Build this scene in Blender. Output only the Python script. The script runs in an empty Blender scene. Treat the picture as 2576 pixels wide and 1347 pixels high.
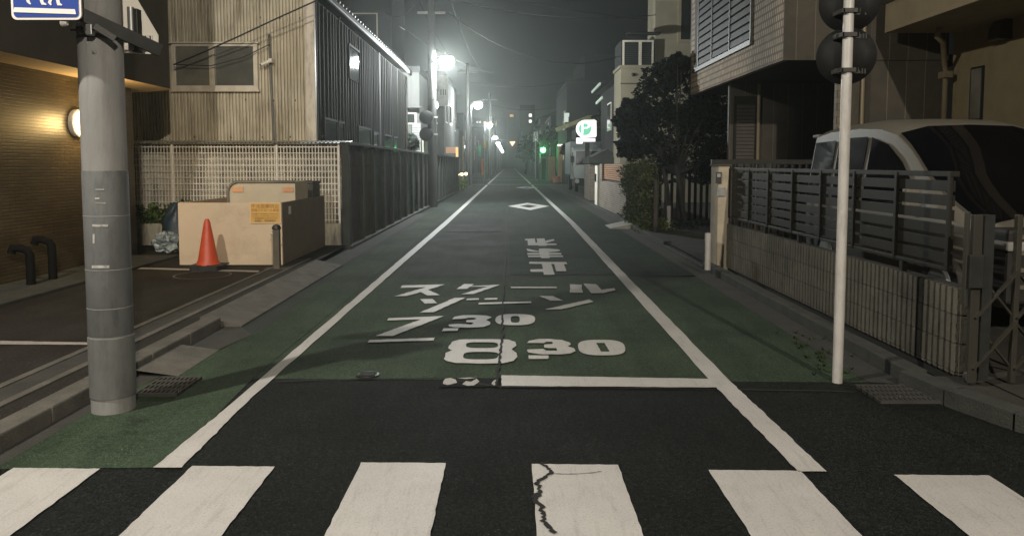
import bpy, math, random
from mathutils import Vector, Matrix
from mathutils.geometry import tessellate_polygon
random.seed(7)
S = bpy.context.scene
COL = S.collection
# ------------------------------------------------------------------ camera, world, exposure
F, CX, CY, HC, PIT = 1930.0, 1282.0, 551.0, 1.55, 0.0715
cam = bpy.data.cameras.new("camera")
cam.sensor_width = 36.0
cam.lens = F / 2576 * 36
cam.shift_x = 6 / 2576
cam.shift_y = -(673.5 - CY) / 2576
cam.clip_start = 0.05
cam.clip_end = 3000
co = bpy.data.objects.new("camera", cam)
co.location = (0, 0, HC)
co.rotation_euler = (math.pi / 2 - PIT, 0, 0)
COL.objects.link(co)
S.camera = co
w = bpy.data.worlds.new("World")
S.world = w
w.use_nodes = True
bg = w.node_tree.nodes["Background"]
bg.inputs[0].default_value = (0.80, 0.95, 0.90, 1)
bg.inputs[1].default_value = 0.006
S.view_settings.view_transform = 'Standard'
S.view_settings.look = 'None'
S.view_settings.exposure = 0.0
S.view_settings.gamma = 1.0
S.cycles.use_denoising = True
S.cycles.max_bounces = 5
S.cycles.diffuse_bounces = 3
S.cycles.glossy_bounces = 3
S.cycles.transmission_bounces = 4
S.cycles.volume_bounces = 1
S.cycles.sample_clamp_indirect = 4.0
S.cycles.sample_clamp_direct = 0.0
S.cycles.volume_step_rate = 1.0

# light powers (W)
P_NEAR, P_BACK, P_FAR, P_WALL = 2150, 6500, 2800, 36
C_NEAR, C_BACK, C_FAR = (1.0, .92, .80), (1.0, .89, .74), (.95, 1.0, .98)
HAZE_D, HAZE_G = 0.0018, 0.79

# ------------------------------------------------------------------ helpers
SP, CP = math.sin(PIT), math.cos(PIT)
def ray(x, y):
    u = (x - CX) / F; v = -(y - CY) / F
    return u, v * SP + CP, v * CP - SP
def G(x, y, z=0.0):                     # a measured point on the ground (or on a plane at height z)
    a, b, c = ray(x, y); t = (z - HC) / c
    return (a * t, b * t)
def P(x, y, Y):                         # a measured point on a vertical plane at distance Y
    a, b, c = ray(x, y); t = Y / b
    return Vector((a * t, Y, HC + c * t))
def PX(x, y, X):                        # a measured point on a plane parallel to the road
    a, b, c = ray(x, y); t = X / a
    return Vector((X, b * t, HC + c * t))

ORG = {}
def org(o): return ORG.get(o.name, Vector((0, 0, 0)))
def tag(o, label=None, cat=None, group=None, kind=None):
    if label: o["label"] = label
    if cat: o["category"] = cat
    if group: o["group"] = group
    if kind: o["kind"] = kind
    return o
def empty(name, loc, label, cat, group=None):
    o = bpy.data.objects.new(name, None)
    o.empty_display_size = .2
    o.location = loc
    COL.objects.link(o)
    ORG[o.name] = Vector(loc)
    return tag(o, label, cat, group)
def copy_tree(o, parent=None):
    c = o.copy(); COL.objects.link(c)
    ORG[c.name] = org(o)
    if parent is not None: c.parent = parent
    for ch in list(o.children): copy_tree(ch, c)
    return c

class MB:
    def __init__(s): s.v = []; s.f = []; s.m = []; s.mi = 0
    def add(s, vs, fs):
        n = len(s.v); s.v += [tuple(p) for p in vs]
        for f in fs: s.f.append(tuple(i + n for i in f)); s.m.append(s.mi)
    def box(s, x0, x1, y0, y1, z0, z1):
        if x0 > x1: x0, x1 = x1, x0
        if y0 > y1: y0, y1 = y1, y0
        if z0 > z1: z0, z1 = z1, z0
        s.add([(x0,y0,z0),(x1,y0,z0),(x1,y1,z0),(x0,y1,z0),(x0,y0,z1),(x1,y0,z1),(x1,y1,z1),(x0,y1,z1)],
              [(0,3,2,1),(4,5,6,7),(0,1,5,4),(1,2,6,5),(2,3,7,6),(3,0,4,7)])
        return s
    def bar(s, a, b, w, h=None, up=(0,0,1)):          # box-section bar between two points
        a, b = Vector(a), Vector(b); h = h or w
        d = (b - a).normalized(); up = Vector(up)
        if abs(d.dot(up)) > .99: up = Vector((0,1,0))
        r = d.cross(up).normalized(); q = r.cross(d).normalized()
        vs = []
        for p in (a, b):
            for i, j in ((-1,-1),(1,-1),(1,1),(-1,1)): vs.append(p + r*i*w/2 + q*j*h/2)
        s.add(vs, [(3,2,1,0),(4,5,6,7),(0,1,5,4),(1,2,6,5),(2,3,7,6),(3,0,4,7)])
        return s
    def tube(s, pts, r, n=10, cap=True):
        pts = [Vector(p) for p in pts]
        rs = r if isinstance(r, (list, tuple)) else [r] * len(pts)
        base = len(s.v); ref = None
        for i, p in enumerate(pts):
            d = (pts[min(i+1, len(pts)-1)] - pts[max(i-1, 0)]).normalized()
            if ref is None or abs(ref.dot(d)) > .98:
                ref = Vector((0,0,1)) if abs(d.z) < .9 else Vector((0,1,0))
            a = d.cross(ref).normalized(); b = a.cross(d).normalized(); ref = b
            for k in range(n):
                t = 2*math.pi*k/n
                s.v.append(tuple(p + a*math.cos(t)*rs[i] + b*math.sin(t)*rs[i]))
        for i in range(len(pts)-1):
            for k in range(n):
                q = (k+1) % n
                s.f.append((base+i*n+k, base+i*n+q, base+(i+1)*n+q, base+(i+1)*n+k)); s.m.append(s.mi)
        if cap:
            s.f.append(tuple(base+k for k in reversed(range(n)))); s.m.append(s.mi)
            s.f.append(tuple(base+(len(pts)-1)*n+k for k in range(n))); s.m.append(s.mi)
        return s
    def lathe(s, prof, c, n=24, axis='z'):            # profile of (radius, height)
        base = len(s.v); c = Vector(c)
        for r, h in prof:
            for k in range(n):
                t = 2*math.pi*k/n; a, b = r*math.cos(t), r*math.sin(t)
                if axis == 'z': q = (a, b, h)
                elif axis == 'x': q = (h, a, b)
                else: q = (b, h, a)
                s.v.append(tuple(c + Vector(q)))
        for i in range(len(prof)-1):
            for k in range(n):
                q = (k+1) % n
                s.f.append((base+i*n+k, base+i*n+q, base+(i+1)*n+q, base+(i+1)*n+k)); s.m.append(s.mi)
        s.f.append(tuple(base+k for k in reversed(range(n)))); s.m.append(s.mi)
        s.f.append(tuple(base+(len(prof)-1)*n+k for k in range(n))); s.m.append(s.mi)
        return s
    def poly(s, pts, holes=(), to=None, thick=0.0, dirv=(0,0,1)):   # flat polygon (with holes), optionally thickened
        loops = [list(pts)] + [list(h) for h in holes]
        f3 = to or (lambda p: Vector((p[0], p[1], 0)))
        tri = tessellate_polygon([[Vector((p[0], p[1], 0)) for p in l] for l in loops])
        flat = [f3(p) for l in loops for p in l]
        dv = Vector(dirv)
        if thick == 0:
            fs = []
            for t in tri:
                a, b, c = (Vector(flat[i]) for i in t)
                fs.append(t if (b-a).cross(c-a).dot(dv) > 0 else t[::-1])
            s.add(flat, fs); return s
        n = len(flat)
        vs = list(flat) + [Vector(p) + dv*thick for p in flat]
        fs = [tuple(t) for t in tri] + [tuple(i+n for i in reversed(t)) for t in tri]
        k = 0
        for l in loops:
            m = len(l)
            for i in range(m): fs.append((k+i, k+(i+1) % m, k+(i+1) % m+n, k+i+n))
            k += m
        s.add(vs, fs); return s
    def ball(s, c, r, n=12, sz=1.0):
        prof = [(max(.001, r*math.sin(math.pi*i/n)), -r*sz*math.cos(math.pi*i/n)) for i in range(n+1)]
        return s.lathe(prof, c, n*2)
    def build(s, name, mats, parent=None, smooth=False, bevel=0, kind=None):
        o0 = org(parent) if parent is not None else Vector((0,0,0))
        me = bpy.data.meshes.new(name)
        me.from_pydata([(p[0]-o0.x, p[1]-o0.y, p[2]-o0.z) for p in s.v], [], s.f)
        if not isinstance(mats, (list, tuple)): mats = [mats]
        for m in mats: me.materials.append(m)
        if len(mats) > 1:
            for i, p in enumerate(me.polygons): p.material_index = s.m[i]
        me.validate(); me.update()
        if smooth:
            try: me.shade_smooth()
            except Exception: me.polygons.foreach_set("use_smooth", [True]*len(me.polygons))
        o = bpy.data.objects.new(name, me)
        COL.objects.link(o)
        ORG[o.name] = o0
        if parent is not None: o.parent = parent
        if smooth == 'auto':
            me.set_sharp_from_angle(angle=math.radians(35))
        if bevel:
            b = o.modifiers.new("bevel", 'BEVEL'); b.width = bevel; b.segments = 2; b.limit_method = 'ANGLE'
        if kind: o["kind"] = kind
        return o
def one(name, mb, mats, label, cat, group=None, **k):
    return tag(mb.build(name, mats, **k), label, cat, group)
def text_mb(body, size, M4, extr=0.0):
    c = bpy.data.curves.new("lettering", 'FONT'); c.body = body; c.size = size
    c.align_x = 'CENTER'; c.align_y = 'CENTER'; c.extrude = extr
    o = bpy.data.objects.new("lettering", c); COL.objects.link(o)
    bpy.context.view_layer.update()
    me = bpy.data.meshes.new_from_object(o.evaluated_get(bpy.context.evaluated_depsgraph_get()))
    m = MB(); m.add([M4 @ v.co for v in me.vertices], [tuple(p.vertices) for p in me.polygons])
    bpy.data.objects.remove(o); bpy.data.curves.remove(c); bpy.data.meshes.remove(me)
    return m
def face_my(x, y, z, sx=1.0): # matrix for lettering that faces -Y
    return Matrix.Translation((x, y, z)) @ Matrix.Rotation(math.pi/2, 4, 'X') @ Matrix.Scale(sx, 4, (1,0,0))

# ------------------------------------------------------------------ materials
def base_mat(name):
    m = bpy.data.materials.new(name); m.use_nodes = True
    return m, m.node_tree.nodes, m.node_tree.links, m.node_tree.nodes["Principled BSDF"]
def coords(N, L, plane=None, scale=(1,1,1)):
    tc = N.new("ShaderNodeTexCoord"); out = tc.outputs["Object"]
    if plane and plane != 'xy':
        sp = N.new("ShaderNodeSeparateXYZ"); cb = N.new("ShaderNodeCombineXYZ")
        L.new(out, sp.inputs[0])
        L.new(sp.outputs['XYZ'.index(plane[0].upper())], cb.inputs[0])
        L.new(sp.outputs['XYZ'.index(plane[1].upper())], cb.inputs[1])
        out = cb.outputs[0]
    mp = N.new("ShaderNodeMapping"); mp.inputs["Scale"].default_value = scale
    L.new(out, mp.inputs[0])
    return mp.outputs[0]
def mixc(N, L, fac, a, b, mode='MIX'):
    mx = N.new("ShaderNodeMix"); mx.data_type = 'RGBA'; mx.blend_type = mode
    for k, q in ((0, fac), (6, a), (7, b)):
        if hasattr(q, 'is_linked'): L.new(q, mx.inputs[k])
        elif k == 0: mx.inputs[0].default_value = q
        else: mx.inputs[k].default_value = (*q[:3], 1)
    return mx.outputs[2]
def ramp(N, L, src, p0, p1, c0=(0,0,0), c1=(1,1,1)):
    r = N.new("ShaderNodeValToRGB"); e = r.color_ramp.elements
    e[0].position, e[1].position = p0, p1
    e[0].color, e[1].color = (*c0, 1), (*c1, 1)
    L.new(src, r.inputs[0]); return r.outputs[0]
def noise(N, L, co, scale, detail=4, rough=.6):
    n = N.new("ShaderNodeTexNoise"); n.inputs["Scale"].default_value = scale
    n.inputs["Detail"].default_value = detail; n.inputs["Roughness"].default_value = rough
    L.new(co, n.inputs["Vector"]); return n.outputs[0]
def bump(N, L, b, h, strength, dist=.02):
    bp = N.new("ShaderNodeBump"); bp.inputs["Strength"].default_value = strength
    bp.inputs["Distance"].default_value = dist
    L.new(h, bp.inputs["Height"]); L.new(bp.outputs[0], b.inputs["Normal"])
def mat(name, col, rough=.7, metal=0.0, spec=.5, var=.25, vs=3.0, st=(1,1,1), bp=0, bs=60, dirt=None, ds=2.0, dst=(1,1,1), damt=.6, isl=0.0):
    m, N, L, b = base_mat(name)
    co = coords(N, L, scale=st)
    n = noise(N, L, co, vs)
    c = ramp(N, L, n, .3, .7, tuple(x*(1-var) for x in col), tuple(min(1, x*(1+var)) for x in col))
    if dirt:
        d = ramp(N, L, noise(N, L, coords(N, L, scale=dst), ds, 6, .7), .48, .68)
        mul = N.new("ShaderNodeMath"); mul.operation = 'MULTIPLY'; mul.inputs[1].default_value = damt
        L.new(d, mul.inputs[0]); c = mixc(N, L, mul.outputs[0], c, dirt)
    if isl:
        g = N.new("ShaderNodeNewGeometry")
        c = mixc(N, L, ramp(N, L, g.outputs["Random Per Island"], 0, 1, (0,0,0), (isl,)*3), c, tuple(x*.35 for x in col))
    L.new(c, b.inputs["Base Color"])
    b.inputs["Roughness"].default_value = rough; b.inputs["Metallic"].default_value = metal
    b.inputs["Specular IOR Level"].default_value = spec
    if bp: bump(N, L, b, noise(N, L, coords(N, L), bs, 3), bp)
    return m
def emit(name, col, strength):
    m, N, L, b = base_mat(name)
    b.inputs["Base Color"].default_value = (*[c*.5 for c in col], 1)
    b.inputs["Emission Color"].default_value = (*col, 1)
    b.inputs["Emission Strength"].default_value = strength
    return m
def glass(name, col=(.02,.024,.024), rough=.06, sp=.6):
    m, N, L, b = base_mat(name)
    n = noise(N, L, coords(N, L), 1.5)
    L.new(ramp(N, L, n, .3, .7, tuple(x*.7 for x in col), tuple(x*1.4 for x in col)), b.inputs["Base Color"])
    b.inputs["Roughness"].default_value = rough
    b.inputs["Specular IOR Level"].default_value = sp
    return m
def brick(name, c1, c2, mortar, plane, bw, bh, ms, rough=.6, bstr=.6, off=.5, spec=.5, bdist=.012):
    m, N, L, b = base_mat(name)
    co = coords(N, L, plane)
    t = N.new("ShaderNodeTexBrick"); L.new(co, t.inputs["Vector"])
    t.offset = off
    t.inputs["Scale"].default_value = 1.0
    t.inputs["Brick Width"].default_value = bw; t.inputs["Row Height"].default_value = bh
    t.inputs["Mortar Size"].default_value = ms; t.inputs["Mortar Smooth"].default_value = .3
    t.inputs["Color1"].default_value = (*c1,1); t.inputs["Color2"].default_value = (*c2,1); t.inputs["Mortar"].default_value = (*mortar,1)
    n = ramp(N, L, noise(N, L, coords(N, L), 2.2, 6, .7), .3, .75, (.62,)*3, (1.12,)*3)
    c = mixc(N, L, 1.0, t.outputs[0], n, 'MULTIPLY')
    L.new(c, b.inputs["Base Color"])
    b.inputs["Roughness"].default_value = rough; b.inputs["Specular IOR Level"].default_value = spec
    inv = N.new("ShaderNodeMath"); inv.operation = 'SUBTRACT'; inv.inputs[0].default_value = 1.0
    L.new(t.outputs[1], inv.inputs[1])
    if bstr: bump(N, L, b, inv.outputs[0], bstr, bdist)
    return m
def asphalt(name, col, speck=.9, crack=True, patch=.35):
    m, N, L, b = base_mat(name)
    co = coords(N, L)
    big = ramp(N, L, noise(N, L, co, .7, 6, .65), .3, .72, tuple(x*(1-patch) for x in col), tuple(x*(1+patch) for x in col))
    fine = ramp(N, L, noise(N, L, co, 130, 2, .6), .38, .72, (1-speck*.75,)*3, (1+speck,)*3)
    c = mixc(N, L, 1.0, big, fine, 'MULTIPLY')
    trk = ramp(N, L, noise(N, L, coords(N, L, scale=(2.6,.22,1)), 1.0, 6, .7), .3, .72, (.70,)*3, (1.22,)*3)
    c = mixc(N, L, 1.0, c, trk, 'MULTIPLY')
    oil = ramp(N, L, noise(N, L, co, 1.9, 7, .7), .60, .70, (1,1,1), (.6,.6,.6))
    c = mixc(N, L, 1.0, c, oil, 'MULTIPLY')
    mid = ramp(N, L, noise(N, L, co, 42, 3, .7), .35, .68, (1-speck*.5,)*3, (1+speck*.6,)*3)
    c = mixc(N, L, 1.0, c, mid, 'MULTIPLY')
    v = N.new("ShaderNodeTexVoronoi"); v.inputs["Scale"].default_value = 38; L.new(co, v.inputs["Vector"])
    sp = ramp(N, L, v.outputs["Distance"], .10, .22, (1,1,1), (0,0,0))
    k = N.new("ShaderNodeMath"); k.operation = 'MULTIPLY'
    L.new(sp, k.inputs[0]); L.new(ramp(N, L, noise(N, L, co, 5), .42, .75), k.inputs[1])
    c = mixc(N, L, k.outputs[0], c, tuple(min(.4, x*3.2+.02) for x in col))
    L.new(c, b.inputs["Base Color"])
    L.new(ramp(N, L, noise(N, L, co, 1.3), .3, .7, (.82,)*3, (.9,)*3), b.inputs["Roughness"])
    b.inputs["Specular IOR Level"].default_value = .12
    bump(N, L, b, noise(N, L, co, 160, 2), .55, .006)
    return m
def paint(name, col, wear=.3):
    m, N, L, b = base_mat(name)
    co = coords(N, L)
    n1 = ramp(N, L, noise(N, L, co, 1.8, 6, .7), .3, .75, tuple(x*.80 for x in col), col)
    n2 = ramp(N, L, noise(N, L, co, 90, 3, .7), .28, .5, (1-wear,)*3, (1,1,1))
    c = mixc(N, L, 1.0, n1, n2, 'MULTIPLY')
    chips = ramp(N, L, noise(N, L, co, 11, 9, .8), .63, .70)
    c = mixc(N, L, chips, c, tuple(x*.5 for x in col))
    holes = ramp(N, L, noise(N, L, co, 38, 6, .8), .70, .735)
    c = mixc(N, L, holes, c, (.03,.031,.03))
    scuff = ramp(N, L, noise(N, L, coords(N, L, scale=(9,1,1)), 2.2, 6, .75), .52, .75, (1,1,1), (.74,.73,.72))
    c = mixc(N, L, 1.0, c, scuff, 'MULTIPLY')
    L.new(c, b.inputs["Base Color"]); b.inputs["Roughness"].default_value = .62
    b.inputs["Specular IOR Level"].default_value = .35
    bump(N, L, b, noise(N, L, co, 130, 2), .35, .004)
    return m
def corrug(name, col):
    m, N, L, b = base_mat(name)
    co = coords(N, L, 'xz', (1,1,1))
    streak = noise(N, L, coords(N, L, 'xz', (9, .55, 1)), 1.6, 5, .7)
    c = ramp(N, L, streak, .26, .52, tuple(x*.45 for x in col), col)
    wv = N.new("ShaderNodeTexWave"); wv.wave_type = 'BANDS'; wv.bands_direction = 'X'
    wv.inputs["Scale"].default_value = 1/.063/3.18*.5*2*math.pi/ (math.pi)  # one band per rib
    sp = N.new("ShaderNodeSeparateXYZ"); L.new(co, sp.inputs[0])
    mm = N.new("ShaderNodeMath"); mm.operation = 'MULTIPLY'; mm.inputs[1].default_value = 2*math.pi/.063; L.new(sp.outputs[0], mm.inputs[0])
    cs = N.new("ShaderNodeMath"); cs.operation = 'COSINE'; L.new(mm.outputs[0], cs.inputs[0])
    gr = ramp(N, L, cs.outputs[0], .1, .95, (1,1,1), (.26,.235,.17))   # dirt settled in the grooves
    c = mixc(N, L, .85, c, gr, 'MULTIPLY')
    sh = ramp(N, L, noise(N, L, coords(N, L, 'xz', (.9, .9, 1)), 1.1, 3), .35, .65, (.8,.78,.74), (1,1,1))
    c = mixc(N, L, 1.0, c, sh, 'MULTIPLY')
    st_ = ramp(N, L, noise(N, L, coords(N, L, 'xz', (3.2, .35, 1)), 1.0, 7, .75), .50, .66, (1,1,1), (.42,.38,.31))
    c = mixc(N, L, .9, c, st_, 'MULTIPLY')
    L.new(c, b.inputs["Base Color"]); b.inputs["Roughness"].default_value = .55
    return m
def leafmat(name, col):
    m, N, L, b = base_mat(name)
    g = N.new("ShaderNodeNewGeometry")
    c = ramp(N, L, g.outputs["Random Per Island"], 0, 1, tuple(x*.45 for x in col), tuple(x*1.5 for x in col))
    n = ramp(N, L, noise(N, L, coords(N, L), 3), .3, .7, (.55,)*3, (1.2,)*3)
    L.new(mixc(N, L, 1.0, c, n, 'MULTIPLY'), b.inputs["Base Color"])
    b.inputs["Roughness"].default_value = .7; b.inputs["Specular IOR Level"].default_value = .06
    return m

A_ROAD = asphalt("asphalt_dark", (.0085,.0102,.0094), 1.0)
A_GREEN = asphalt("green_road_coating", (.036,.055,.034), .55, patch=.38)
A_GREEN2 = asphalt("worn_green_coating", (.025,.038,.027), .8, patch=.3)
A_FAR = asphalt("asphalt_grey", (.036,.044,.038), .7, patch=.16)
A_ROAD2 = asphalt("asphalt_patch", (.032,.036,.034), .8)
A_SIDE = asphalt("asphalt_lit_tone", (.10,.105,.10), .5, patch=.2)  # pale tone paints the lamp light lying across the side streets
A_LOT = asphalt("asphalt_lot", (.027,.0245,.021), .8)
GROUND = asphalt("bare_ground", (.03,.03,.027), .5)
WHITE = paint("white_road_paint", (.47,.46,.445))
WHITE_OLD = paint("worn_white_paint", (.36,.34,.31), .6)
CONC = mat("kerb_concrete", (.082,.076,.064), .85, var=.35, vs=5, bp=.5, bs=90, dirt=(.06,.055,.045), ds=3)
CONC_D = mat("old_concrete", (.032,.034,.029), .85, var=.35, vs=4, bp=.5, bs=70, dirt=(.03,.034,.028), ds=2.5, dst=(1,1,.4))
CONC_W = mat("stained_wall", (.52,.48,.38), .85, var=.35, vs=2, st=(1,1,.35), bp=.4, bs=50, dirt=(.05,.05,.042), ds=2.2, dst=(2.2,1,.45), damt=.85)
POLE = mat("grey_pole_concrete", (.215,.215,.21), .85, spec=.2, var=.16, vs=4, st=(1,1,.4), dirt=(.11,.108,.10), ds=5, dst=(2.5,2.5,.35), damt=.55, bp=.15, bs=120)
POLE_D = mat("grey_pole_sheet", (.105,.110,.110), .75, spec=.25, dirt=(.05,.052,.05), ds=6, dst=(2,2,.6), damt=.6, var=.15, vs=4, bp=.15, bs=200)
POLE_L = mat("pale_pole_sheet", (.125,.132,.127), .75, spec=.25, dirt=(.07,.07,.065), ds=6, dst=(2,2,.5), damt=.6, var=.1, vs=4)
POLE_F = mat("weathered_pole", (.07,.07,.067), .8, var=.2, vs=2)
WPOLE = mat("white_pole_paint", (.44,.43,.41), .4, var=.08, vs=5, dirt=(.2,.19,.17), ds=6, dst=(2,2,.5), damt=.5)
STEEL = mat("galvanised_steel", (.32,.33,.33), .42, .7, var=.2, vs=9)
DARKM = mat("dark_steel", (.022,.023,.021), .5, .3, var=.25, vs=9)
BLACKP = mat("black_rubber", (.018,.017,.016), .7, var=.3, vs=9)
BROWN = mat("bronze_aluminium", (.015,.0138,.0105), .55, .0, .2, var=.15, vs=4)
WHITEM = mat("white_metal", (.80,.77,.70), .4, var=.12, vs=8)
CREAM = mat("cream_panel", (.58,.46,.32), .55, var=.06, vs=1.3, dirt=(.30,.235,.16), ds=2.4, damt=.4)
CREAM2 = mat("cream_plastic", (.50,.44,.33), .5, var=.08, vs=3)
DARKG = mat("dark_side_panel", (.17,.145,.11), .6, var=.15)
TAPE = mat("worn_tape", (.34,.335,.32), .6, var=.4, vs=30)
IRON = mat("rusty_iron", (.035,.034,.031), .7, var=.3)
DARKP = mat("dark_painted_pipe", (.005,.0046,.004), .8, spec=.1, var=.2)
DGREY = mat("dark_plastic", (.03,.031,.029), .5, var=.2, vs=5)
ORANGE = mat("orange_cone", (.50,.062,.020), .5, var=.12, vs=7, dirt=(.3,.05,.02), ds=9, damt=.4)
TILE = brick("brown_tile", (.096,.073,.036), (.066,.050,.025), (.03,.022,.013), 'yz', .22, .042, .005, .4, .5)
FASCIA = mat("dark_fascia", (.038,.034,.026), .75, var=.2, vs=3, bp=.2, bs=60)
SOFFIT = mat("tan_soffit", (.60,.47,.31), .7, var=.1, vs=2)
PLASTER = mat("white_plaster", (.70,.66,.58), .75, var=.08, vs=3)
CORR = corrug("corrugated_sheet", (.77,.71,.57))
TRIM = mat("cream_trim", (.66,.60,.50), .5, var=.12, vs=3, dirt=(.2,.17,.12), ds=3, dst=(3,3,.6), damt=.7)
RIBM = mat("dark_ribbed_metal", (.024,.024,.0225), .75, .0, .15, var=.3, vs=2, st=(1,1,.3), dirt=(.03,.028,.025), ds=4, dst=(1,2,.4), damt=.6)
ROOFM = mat("dark_roof", (.03,.032,.033), .5, .2, var=.2, vs=3)
ALU = mat("aged_aluminium_frame", (.62,.57,.47), .45, .1, var=.15, vs=6)
GLASS = glass("dark_glass")
GLASS_G = glass("grey_window_glass", (.15,.145,.12), .2)
GLASS_V = glass("car_glass", (.003,.003,.004), .05, .16)
POLYC = mat("corrugated_plastic", (.30,.29,.25), .35, var=.2, vs=6)
BLUE = mat("sign_blue", (.025,.055,.26), .35, var=.05)
SWHITE = mat("sign_white", (.66,.63,.60), .4, var=.04)
SIGNBK = mat("sign_back_grey", (.0055,.006,.0058), .6, .0, .2, var=.25, vs=6)
YEL = mat("notice_yellow", (.62,.37,.10), .5, var=.08, vs=6)
YELB = mat("notice_border", (.66,.47,.27), .5, var=.05)
INKR = mat("notice_brown_ink", (.30,.12,.025), .6, var=.1)
INKD = mat("notice_dark_ink", (.10,.065,.012), .6, var=.1)
LEAF = leafmat("leaf_green", (.11,.19,.05))
WEED = leafmat("weed_green", (.03,.05,.015))
LEAFH = leafmat("hedge_leaf", (.085,.105,.04))
LEAFD = leafmat("dark_leaf", (.010,.016,.013))
LEAFF = leafmat("far_leaf", (.03,.04,.032))
BARK = mat("bark", (.06,.05,.04), .9, var=.4, vs=6, st=(3,3,.6), bp=.6, bs=30)
BARKD = mat("dark_bark", (.035,.032,.03), .9, var=.3, vs=6)
TILE_C = brick("cream_facade_tile", (.80,.62,.42), (.68,.52,.35), (.26,.195,.125), 'yz', .10, .125, .020, .7, 1.0, bdist=.035, spec=.2)  # dark joints also carry the shade between the tile rows
SIDING = brick("brown_siding", (.075,.065,.049), (.066,.057,.043), (.17,.148,.11), 'xz', .30, 40.0, .007, .7, .25, off=0.0)
SIDE_Y = brick("brown_siding_side", (.22,.19,.14), (.19,.16,.12), (.09,.08,.06), 'yz', .30, .105, .006, .7, .4)
BEIGE = mat("beige_stucco", (.225,.185,.105), .9, var=.1, vs=4, bp=.35, bs=120)
BEIGE_L = mat("beige_balcony", (.30,.25,.165), .8, var=.1, vs=4)
SHUT = brick("roller_shutter", (.075,.066,.052), (.07,.06,.048), (.02,.018,.015), 'xz', 9, .075, .008, .5, .9)
PIPE = mat("beige_downpipe", (.22,.18,.11), .4, var=.1)
LOUV = mat("grey_blind", (.13,.133,.14), .6, .0, .2, var=.25, vs=2)
BLOCK = mat("ribbed_block", (.125,.118,.094), .9, var=.3, vs=2.4, bp=.5, bs=60, dirt=(.03,.029,.022), ds=1.6, dst=(1,1,.8), damt=.7, isl=.25)
BLOCKB = mat("block_joint", (.008,.008,.007), .9, var=.2)
PILL = mat("cream_pillar", (.50,.44,.33), .8, var=.1, vs=3, bp=.3, bs=90, dirt=(.25,.21,.15), ds=2.5, damt=.5)
VANW = mat("shaded_white_paint", (.14,.131,.108), .5, var=.03, spec=.2)  # white paint toned down, its colour standing in for shade on the van
BRICKW = brick("grey_brick", (.30,.25,.21), (.24,.20,.165), (.10,.085,.07), 'yz', .23, .062, .010, .8, .7)
BRICKX = brick("grey_brick_end", (.30,.25,.21), (.24,.20,.165), (.10,.085,.07), 'xz', .23, .062, .010, .8, .7)
WOOD = mat("brown_slat", (.36,.20,.12), .6, var=.25, vs=4, st=(1,.4,6))
COBB = mat("cobble_concrete", (.026,.025,.021), .9, var=.3, vs=3, bp=.4, bs=60)
TARP = mat("blue_sheet", (.02,.035,.05), .5, var=.3, vs=4, bp=.4, bs=9)
BAG = mat("white_blue_bag", (.20,.24,.25), .4, var=.6, vs=14, dirt=(.02,.035,.05), ds=13, damt=1.0)
WALL_W = mat("pale_house_wall", (.12,.123,.12), .85, var=.1, vs=1.5, dirt=(.2,.2,.19), ds=1.2, dst=(2,2,.4), damt=.5)
WALL_G = mat("grey_house_wall", (.06,.063,.061), .85, var=.15, vs=1)
WALL_D = mat("dark_house_wall", (.028,.030,.030), .85, var=.15, vs=1)
WALL_C = mat("cream_apartment_wall", (.27,.24,.17), .85, var=.12, vs=1.5, bp=.2, bs=60)
WALL_B = mat("brown_house_wall", (.05,.043,.037), .85, var=.15, vs=1)
LIT_Y = emit("lit_window", (1, .85, .55), 1.4)
LIT_W = emit("lit_white", (1, .97, .9), 2.0)
def globe(name, col, strength):
    m, N, L, b = base_mat(name); N.remove(b)
    e = N.new("ShaderNodeEmission"); e.inputs[0].default_value = (*col, 1); e.inputs[1].default_value = strength
    tr = N.new("ShaderNodeBsdfTransparent"); ad = N.new("ShaderNodeAddShader")
    L.new(e.outputs[0], ad.inputs[0]); L.new(tr.outputs[0], ad.inputs[1]); L.new(ad.outputs[0], N["Material Output"].inputs[0])
    return m
BULB_C = globe("lamp_globe_white", (.97, 1.0, .99), 12)
BULB_W = emit("lamp_lens_warm", (1.0, .92, .75), 40)
WALL_L = emit("wall_lamp_glass", (1.0, .80, .46), 6)

# ------------------------------------------------------------------ ground, roads, markings
def rag(pts, amp=.0045, step=.05):       # brushed edge: long straight edges get a slight irregularity
    out = []
    for i in range(len(pts)):
        a, b = Vector(pts[i]), Vector(pts[(i+1) % len(pts)]); d = (b-a).length
        n = max(1, min(60, int(d/step))) if max(a.y, b.y) < 22 else 1
        for j in range(n):
            q = a.lerp(b, j/n)
            out.append((q.x+(random.uniform(-amp,amp) if j else 0), q.y+(random.uniform(-amp,amp) if j else 0)))
    return out
sheet = lambda name, pts, z, m, holes=(): MB().poly(pts, holes, lambda p: Vector((p[0], p[1], z))).build(name, m, kind='structure')
rect = lambda x0, x1, y0, y1: [(x0,y0),(x1,y0),(x1,y1),(x0,y1)]
sheet("ground", rect(-90, 90, -30, 420), -.02, GROUND)
sheet("road", rect(-2.75, 2.8, -3, 400), 0, A_FAR)
sheet("road_near", [(-2.9,-3),(9,-3),(9,2.6),(4.5,3.2),(3.1,4.4),(2.75,5.36),(-1.9,5.46),(-1.9,3.84),(-2.9,3.84)], .004, A_ROAD)
sheet("cross_street", rect(-30, -2.9, -3, 3.1), .002, A_ROAD)
sheet("green_pavement", [(-1.86,5.46),(2.62,5.36),(2.62,10.6),(1.72,10.5),(-1.86,10.35)], .004, A_GREEN)
sheet("green_shoulder_left", [(-2.62,3.80),(-1.76,3.82),(-1.86,5.46),(-1.86,24),(-2.45,24),(-2.50,11.6),(-2.30,7.3),(-2.45,6.0),(-2.62,5.0)], .0075, A_GREEN)
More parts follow.
